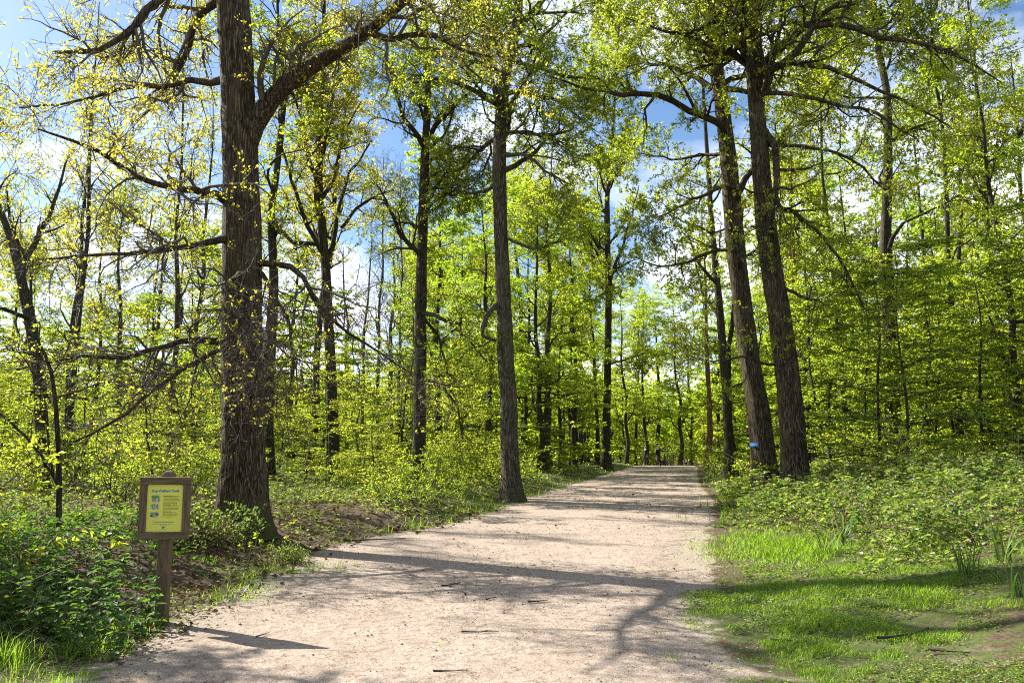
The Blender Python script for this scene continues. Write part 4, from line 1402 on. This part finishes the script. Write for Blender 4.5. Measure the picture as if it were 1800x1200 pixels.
def notice_board():
    d = 7.35
    x = W(290.5, 890, d)[0]
    K = 7.24 / 1500
    z0 = Hs(x, d)
    root = thing('notice_board', 'small wooden notice board on a post with a yellow dog walkers poster', 'notice board', (x, d, z0), .06)
    wood = plain('weathered_oak', (.115, .08, .042), .85, .5, 9, .6, (6, 6, .6))
    woodh = plain('weathered_rail', (.115, .08, .042), .85, .5, 9, .6, (.6, 6, 6))
    zt = W(290, 838, d)[2] - z0
    zb = W(290, 947, d)[2] - z0
    w = 87 * K
    A = Acc()
    pw, pd = .098, .09
    yb = .052
    zs = [-.35, zt - .02, zt + .02, zt + .045, zt + .052]
    ws = [1, 1, .97, .62, .3]
    for q, (zz, ww) in enumerate(zip(zs, ws)):
        a, b = pw / 2 * ww, pd / 2 * ww
        A.V.append(np.array([[-a, yb - b, zz], [a, yb - b, zz], [a, yb + b, zz], [-a, yb + b, zz]]))
    F = []
    for q in range(len(zs) - 1):
        for j in range(4):
            F.append([q * 4 + j, q * 4 + (j + 1) % 4, q * 4 + 4 + (j + 1) % 4, q * 4 + 4 + j])
    e = (len(zs) - 1) * 4
    F.append([e, e + 1, e + 2, e + 3])
    bevel_obj(mk('post', np.concatenate(A.V), F, wood, root, False), .008)
    # panel + frame
    P = Acc()
    P.box((0, -.002, (zt + zb) / 2), (w - .03, .016, zt - zb - .03))
    P.build('backing_panel', plain('panel_back', (.05, .04, .03)), root)
    fw = .062
    for zr in (zt - fw / 2, zb + fw / 2):
        fr = Acc()
        fr.box((0, -.010, zr), (w, .040, fw))
        bevel_obj(fr.build('frame_rail', woodh, root), .004)
    for sx in (-1, 1):
        st = Acc()
        st.box((sx * (w / 2 - fw / 2), -.008, (zt + zb) / 2), (fw, .036, zt - zb - 2 * fw - .001))
        bevel_obj(st.build('frame_stile', wood, root), .004)
    # poster
    pw2, ph = 62.5 * K, 86 * K
    pz = (W(290, 852, d)[2] + W(290, 938, d)[2]) / 2 - z0
    yq = -.0125
    P = Acc()
    P.box((0, yq, pz), (pw2, .003, ph), [[math.cos(.018), 0, math.sin(.018)], [0, 1, 0], [-math.sin(.018), 0, math.cos(.018)]])
    poster = P.build('poster', plain('yellow_poster', (.66, .64, .10), .6, .05, 60, .05, spec=.2), root)
    yt = yq - .0030
    blue = plain('poster_blue', (.03, .14, .36), .5, .05)
    ink = plain('poster_ink', (.10, .10, .02), .6, .05)
    pale = plain('poster_teal', (.12, .32, .20), .5, .05)
    X = lambda px: (px - 290.5) * K
    Zp = lambda py: W(290, py, d)[2] - z0
    h = mesh_text("Dog Walkers' Code", .0325, blue, poster, 'heading', (X(267), yt, Zp(864)), .0011)
    wd = max(v.co.x for v in h.data.vertices)
    h.scale = ((47.5 * K) / wd,) * 3

    def lines(name, rows, mat, hh, seed):
        r = random.Random(seed)
        A = Acc()
        for (py, a, b) in rows:
            p = a
            while p < b - .6:
                q = min(b, p + r.uniform(1.0, 3.6))
                A.box(((X(p) + X(q)) / 2, yt, Zp(py)), (X(q) - X(p), .0006, hh))
                p = q + .5
        return A.build(name, mat, poster)

    lines('bold_text', [(871.3, 287.7, 305)], ink, .0052, 1)
    lines('bold_text', [(884.3, 287.7, 312.5), (887.3, 287.7, 302)], ink, .0052, 8)
    lines('bold_text', [(900, 287.7, 304)], ink, .0052, 9)
    lines('paragraph_text', [(871.3, 306, 316)] + [(873.8 + 2.5 * i, 288, e) for i, e in enumerate((312, 315, 316, 313))], ink, .0030, 2)
    lines('paragraph_text', [(887.3, 304, 312)] + [(889.8 + 2.4 * i, 288, e) for i, e in enumerate((316, 313.5, 315, 303))], ink, .0030, 6)
    lines('paragraph_text', [(900, 305, 311)] + [(902.5 + 2.5 * i, 288, e) for i, e in enumerate((315, 313, 305))], ink, .0030, 7)
    lines('closing_text', [(916.9, 272, 308)], blue, .0040, 3)
    lines('small_print', [(920.2, 271, 307), (921.8, 284, 296)], ink, .0016, 4)
    lines('emblem_text', [(930, 283.5, 296)], pale, .0028, 5)
    # little emblem: a round blue leaf shape
    th = np.linspace(0, 2 * PI, 20, endpoint=False)
    V = [(X(289.5) + .0125 * math.cos(t) * (1 + .25 * math.cos(t - .7)), yt, Zp(926.3) + .0085 * math.sin(t + .35)) for t in th]
    V += [(a, yt + .001, c) for a, b, c in V]
    mk('emblem', V, [[i, (i + 1) % 20, 20 + (i + 1) % 20, 20 + i] for i in range(20)], blue, poster, F2=[list(range(20))])
    # three small coloured pictures
    pics = [(274, 876, 14, 12.5, [((.10, .30, .06), -1, 1, .05, 1), ((.08, .16, .05), -.75, -.45, -.9, .6), ((.45, .18, .03), -.35, .15, -.9, .5), ((.40, .45, .55), .15, .6, -.95, .35), ((.06, .05, .05), -.05, .25, .1, .55), ((.10, .28, .05), .6, 1, -.9, .3)]),
            (273.5, 889.5, 14, 9.5, [((.12, .30, .10), -1, .4, -.75, .9), ((.45, .50, .55), -.85, -.65, -.6, .4), ((.45, .50, .55), -.35, -.15, -.6, .5), ((.45, .50, .55), .1, .3, -.6, .4), ((.42, .10, .18), .45, .85, -.95, .95), ((.20, .12, .05), -.5, .0, -1, -.7)]),
            (273.5, 904, 15, 9.5, [((.14, .30, .08), -1, 1, .1, .95), ((.07, .07, .12), -.95, -.3, -.75, .1), ((.40, .16, .05), -.3, .1, -.9, -.1), ((.10, .07, .12), .25, .95, -.4, .6), ((.45, .36, .25), .1, .7, -.95, -.4)])]
    for (cx, cy, pw_, ph_, bits) in pics:
        A = Acc()
        A.box((X(cx), yt, Zp(cy)), (pw_ * K, .0006, ph_ * K))
        pic = A.build('picture', plain('picture_ground', (.55, .56, .30), .5, .1), poster)
        for bi, (col, a, b, c, e) in enumerate(bits):
            hw, hh = pw_ * K / 2, ph_ * K / 2
            n = 14
            th = np.linspace(0, 2 * PI, n, endpoint=False)
            ex = .7
            cxx, czz, rx, rz_ = X(cx) + (a + b) / 2 * hw, Zp(cy) + (c + e) / 2 * hh, (b - a) / 2 * hw, (e - c) / 2 * hh
            V = [(cxx + rx * math.copysign(abs(math.cos(t)) ** ex, math.cos(t)), yt - .0006 - .0002 * bi, czz + rz_ * math.copysign(abs(math.sin(t)) ** ex, math.sin(t))) for t in th]
            mk('picture_patch', V, [list(range(n))], plain('picture_colour', col, .5, .1), pic)
    for sx in (-1, 1):
        for sz in (-1, 1):
            A = Acc()
            A.box((sx * (pw2 / 2 - .008), yq - .003, pz + sz * (ph / 2 - .008)), (.006, .003, .006))
            A.build('pin', plain('pin_metal', (.3, .28, .2), .4), poster)
    return root


notice_board()


# ------------------------------------------------------------------ walkers and dog
def skin(name, J, E, mat, parent, sub=1, root=0):
    """one continuous body grown over a jointed skeleton. J: [(x, y, z, radius or (rx, ry))]"""
    me = bpy.data.meshes.new(name)
    me.from_pydata([j[:3] for j in J], E, [])
    o = bpy.data.objects.new(name, me)
    C.objects.link(o)
    me.materials.append(mat)
    sk = o.modifiers.new('skin', 'SKIN')
    sk.use_smooth_shade = True
    ly = me.skin_vertices
    if not ly:
        bpy.context.view_layer.objects.active = o
        bpy.ops.mesh.customdata_skin_add()
        ly = me.skin_vertices
    for i, j in enumerate(J):
        r = j[3] if isinstance(j[3], tuple) else (j[3], j[3])
        ly[0].data[i].radius = r
        ly[0].data[i].use_root = i == root
    s = o.modifiers.new('sub', 'SUBSURF')
    s.levels = s.render_levels = sub
    o.parent = parent
    return o


def hand(J, E, w, dirv, side):
    """palm, four fingers and a thumb rooted in the palm at wrist joint index w"""
    base = np.array(J[w][:3])
    d = nrm(np.array(dirv, float))
    s = nrm(np.cross(d, np.array([0, 1., 0])))
    k = len(J)
    pm = base + d * .075
    J.append((*pm, .03))
    E.append((w, k))
    for q, (off, L) in enumerate(((-.03, .065), (-.01, .078), (.01, .075), (.03, .058))):
        a = pm + d * .02 + s * off
        m = a + d * L * .55
        t = m + d * L * .45 + np.array([0, .012, -.004])
        b = len(J)
        J += [(*a, .010), (*m, .009), (*t, .007)]
        E += [(k, b), (b, b + 1), (b + 1, b + 2)]
    a = base + d * .04 + s * .035 * side
    t = a + d * .03 + s * .03 * side
    b = len(J)
    J += [(*a, .012), (*t, .009)]
    E += [(k, b), (b, b + 1)]


def person(label, loc, rz, hair_col, jacket_col, leg_col, pointing, cap):
    root = thing('person', label, 'person', loc, rz)
    skinm = plain('skin_tone', (.42, .24, .16), .6, .1)
    # body: pelvis root, spine, neck, head; arms; legs (faces -y)
    J = [(0, 0, .93, (.11, .075)), (0, 0, 1.10, (.12, .085)), (0, 0, 1.30, (.165, .105)), (0, 0, 1.43, (.13, .085)), (0, 0, 1.50, .052), (0, -.01, 1.56, .062), (0, -.02, 1.64, (.075, .092)), (0, -.015, 1.72, .07)]
    E = [(i, i + 1) for i in range(7)]
    arms = []
    for s in (-1, 1):
        i = len(J)
        if pointing and s == 1:
            J += [(.17, 0, 1.42, .055), (.40, -.03, 1.33, .042), (.63, -.06, 1.26, .032)]
            dv = (1, -.1, -.25)
        else:
            J += [(.18 * s, 0, 1.42, .055), (.235 * s, .01, 1.14, .042), (.225 * s, -.07, .90, .032)]
            dv = (-.05 * s, -.15, -1)
        E += [(3, i), (i, i + 1), (i + 1, i + 2)]
        arms.append((i, i + 1, i + 2))
        hand(J, E, i + 2, dv, -s)
    for s in (-1, 1):
        i = len(J)
        J += [(.095 * s, 0, .84, .065), (.105 * s, -.015, .49, .05), (.11 * s, .015, .10, .042), (.115 * s, -.13, .045, .038)]
        E += [(0, i), (i, i + 1), (i + 1, i + 2), (i + 2, i + 3)]
    skin('body', J, E, skinm, root)
    # clothes follow the same joints, a little larger
    jm = plain('jacket_cloth', jacket_col, .8, .2, 20)
    JJ = [(0, 0, .80, (.20, .145)), (0, 0, 1.10, (.175, .125)), (0, 0, 1.30, (.19, .13)), (0, 0, 1.44, (.14, .10)), (0, 0, 1.50, .07)]
    EE = [(0, 1), (1, 2), (2, 3), (3, 4)]
    for (a, b, c) in arms:
        k = len(JJ)
        pa, pb, pc = [np.array(J[q][:3]) for q in (a, b, c)]
        JJ += [(*pa, .075), (*pb, .06), (*(pb + (pc - pb) * .93), .048)]
        EE += [(3, k), (k, k + 1), (k + 1, k + 2)]
    skin('jacket', JJ, EE, jm, root)
    lm = plain('trouser_cloth', leg_col, .85, .2, 20)
    JJ = [(0, 0, .98, (.16, .115))]
    EE = []
    for s in (-1, 1):
        k = len(JJ)
        JJ += [(.095 * s, 0, .82, .105), (.105 * s, -.012, .49, .078), (.11 * s, .015, .11, .066)]
        EE += [(0, k), (k, k + 1), (k + 1, k + 2)]
    skin('trousers', JJ, EE, lm, root)
    bm = plain('boot_leather', (.03, .025, .02), .6)
    for s in (-1, 1):
        skin('boot', [(.11 * s, .04, .06, .052), (.112 * s, -.05, .05, .05), (.116 * s, -.16, .04, .04)], [(0, 1), (1, 2)], bm, root)
    hm = plain('cap_cloth' if cap else 'hair', hair_col, .8, .2)
    if cap:
        skin('hat', [(0, -.01, 1.71, .093), (0, -.015, 1.765, .06), (0, -.10, 1.715, (.07, .02))], [(0, 1), (0, 2)], hm, root)
    else:
        skin('hair', [(0, .03, 1.66, .075), (0, .012, 1.73, .078), (0, -.03, 1.755, .055)], [(0, 1), (1, 2)], hm, root)
    A = Acc()
    em = plain('eye_dark', (.02, .02, .02), .3)
    for s in (-1, 1):
        A.box((.032 * s, -.108, 1.645), (.02, .012, .012))
    A.build('eyes', em, root)
    for nm, c, sz, col in (('nose', (0, -.116, 1.615), (.022, .03, .04), (.42, .24, .16)), ('mouth', (0, -.106, 1.575), (.045, .012, .01), (.25, .08, .07))):
        A = Acc()
        A.box(c, sz)
        bevel_obj(A.build(nm, plain(nm + '_tone', col, .6), root), .006)
    for s in (-1, 1):
        A = Acc()
        A.box((.082 * s, 0, 1.63), (.016, .035, .055))
        bevel_obj(A.build('ear', skinm, root), .007)
    return root


def gp(px, d):
    x = (px - 900) / 1500 * d * .992
    return (x, d, Hs(x, d) + .012)


person('person in dark clothes standing still, hands down, at the far crest of the path', gp(1135, 76), -.9, (.22, .11, .06), (.018, .02, .026), (.012, .012, .016), False, False)
person('person in white cap, navy jacket and brown trousers pointing right at the path crest', gp(1157.5, 75), .15, (.62, .62, .6), (.022, .028, .045), (.16, .075, .04), True, True)


def dog():
    root = thing('dog', 'small black dog with white chest beside the pointing walker', 'dog', gp(1163.5, 74.5), -.3)
    m = plain('black_fur', (.018, .016, .015), .85, .3, 40)
    wm = plain('white_fur', (.55, .5, .42), .85, .1, 40)
    # faces -x
    J = [(.02, 0, .40, (.10, .115)), (-.16, 0, .41, (.11, .14)), (.20, 0, .42, (.10, .11)), (-.27, 0, .50, .075), (-.34, 0, .58, .068), (-.45, 0, .555, .036), (-.50, 0, .55, .026),
         (.31, 0, .47, .026), (.42, 0, .60, .020), (.47, 0, .68, .012)]
    E = [(0, 1), (0, 2), (1, 3), (3, 4), (4, 5), (5, 6), (2, 7), (7, 8), (8, 9)]
    for s in (-1, 1):
        i = len(J)
        J += [(-.18, .075 * s, .30, .052), (-.17, .075 * s, .17, .032), (-.185, .075 * s, .03, .024), (-.215, .075 * s, .02, .026)]
        E += [(1, i), (i, i + 1), (i + 1, i + 2), (i + 2, i + 3)]
        i = len(J)
        J += [(.20, .075 * s, .31, .07), (.155, .08 * s, .22, .045), (.265, .08 * s, .135, .026), (.245, .08 * s, .03, .022), (.215, .08 * s, .02, .026)]
        E += [(2, i), (i, i + 1), (i + 1, i + 2), (i + 2, i + 3), (i + 3, i + 4)]
        i = len(J)
        J += [(-.31, .05 * s, .63, .026), (-.315, .065 * s, .685, .012)]
        E += [(4, i), (i, i + 1)]
    skin('body', J, E, m, root, 1)
    skin('chest_patch', [(-.265, 0, .44, (.05, .06)), (-.25, 0, .34, (.045, .055))], [(0, 1)], wm, root)
    return root


dog()


# stakes and a post near the walkers
def stake(px, d, h, r, lx, label, name='wooden_stake'):
    x, y, z = gp(px, d)
    root = thing(name, label, 'post', (x, y, z), 0, 'stakes and posts by the walkers')
    rng = np.random.default_rng(int(px))
    n = 7
    s = np.linspace(0, 1, n)
    P = np.stack([lx * s + rng.normal(size=n) * .012, rng.normal(size=n) * .012, -.2 + (h + .2) * s], 1)[None]
    R = (r * (1 - .25 * s))[None]
    V, F = tubes(P, R, 9, rng)
    k = len(V)
    V = np.concatenate([V, [P[0, -1] + [0, 0, r * .6]]])
    mk('shaft', V, F, BARK_DARK, root, False, [[k - 9 + j, k - 9 + (j + 1) % 9, k] for j in range(9)])


for a in [(1169, 78, 1.05, .06, -.08, 'upright dark stake just right of the black dog'), (1173, 79, .95, .06, -.28, 'dark stake leaning left beside the upright one'), (1176, 78.5, .75, .055, .2, 'short dark stake leaning right in the row by the walkers'),
          (1178.5, 80, .8, .05, -.1, 'last thin stake in the row by the walkers'), (1183.5, 80, 1.0, .07, 0, 'separate straight post right of the leaning stakes')]:
    stake(*a)

# ------------------------------------------------------------------ light, sky, camera
SUN_EL = math.radians(36)
to_sun = np.array([-.84, .54, 0]) / math.hypot(.84, .54) * math.cos(SUN_EL) + np.array([0, 0, math.sin(SUN_EL)])
sun = bpy.data.lights.new('sun', 'SUN')
sun.energy = 5
sun.angle = math.radians(.5)
sun.color = (1, .95, .86)
so = bpy.data.objects.new('sun', sun)
C.objects.link(so)
so.location = to_sun * 200
so.rotation_euler = Vector(to_sun).to_track_quat('Z', 'Y').to_euler()

world = bpy.data.worlds.new('World')
SC.world = world
world.use_nodes = True
nt = world.node_tree
bg = nt.nodes['Background']
sky = nt.nodes.new('ShaderNodeTexSky')
sky.sky_type = 'NISHITA'
sky.sun_disc = False
sky.sun_elevation = SUN_EL
sky.sun_rotation = math.atan2(to_sun[0], to_sun[1])
sky.air_density = 1.0
sky.dust_density = .6
sky.ozone_density = 4.0
tc = nt.nodes.new('ShaderNodeTexCoord')
mp = nt.nodes.new('ShaderNodeMapping')
mp.inputs['Scale'].default_value = (1, 1, 2.0)
mp.inputs['Location'].default_value = (.35, .1, .2)
nt.links.new(tc.outputs['Generated'], mp.inputs[0])
cl = noise(nt, mp.outputs[0], 2.6, 9, .56, .3)
sx = nt.nodes.new('ShaderNodeSeparateXYZ')
nt.links.new(tc.outputs['Generated'], sx.inputs[0])
low = ramp(nt, sx.outputs[2], [(.0, (.14, .14, .14)), (.22, (.05, .05, .05)), (.42, (0, 0, 0)), (.6, (.12, .12, .12))])
cm = ramp(nt, math_(nt, 'ADD', math_(nt, 'ADD', cl, low), -.05), [(.46, (0, 0, 0)), (.62, (1, 1, 1))])
fade = ramp(nt, sx.outputs[2], [(.0, (1, 1, 1)), (.40, (1, 1, 1)), (.55, (.45, .45, .45)), (1., (.45, .45, .45))])  # partial cloud overhead, out of view, added to make the fill light whiter
hs = N_(nt, 'HueSaturation', Saturation=1.05)
nt.links.new(sky.outputs[0], hs.inputs['Color'])
cloud = mixc(nt, math_(nt, 'MULTIPLY', math_(nt, 'MULTIPLY', cm, fade), .9), hs.outputs[0], (10.6, 10.8, 11.2))
nt.links.new(cloud, bg.inputs[0])
bg.inputs[1].default_value = .057

cam = bpy.data.cameras.new('camera')
cam.lens = 30
cam.sensor_width = 36
cam.clip_end = 1500
co = bpy.data.objects.new('camera', cam)
C.objects.link(co)
co.location = (0, 0, CAM_Z)
co.rotation_euler = (PI / 2 + PITCH, 0, 0)
SC.camera = co

SC.view_settings.view_transform = 'Standard'
SC.view_settings.look = 'None'
SC.view_settings.exposure = 1.68
SC.view_settings.gamma = 1
SC.cycles.use_denoising = False
SC.cycles.filter_width = 1.1
SC.cycles.max_bounces = 7
SC.cycles.diffuse_bounces = 4
SC.cycles.glossy_bounces = 2
SC.cycles.transmission_bounces = 4
SC.cycles.transparent_max_bounces = 4
SC.cycles.sample_clamp_indirect = 4
SC.cycles.caustics_reflective = False
SC.cycles.caustics_refractive = False
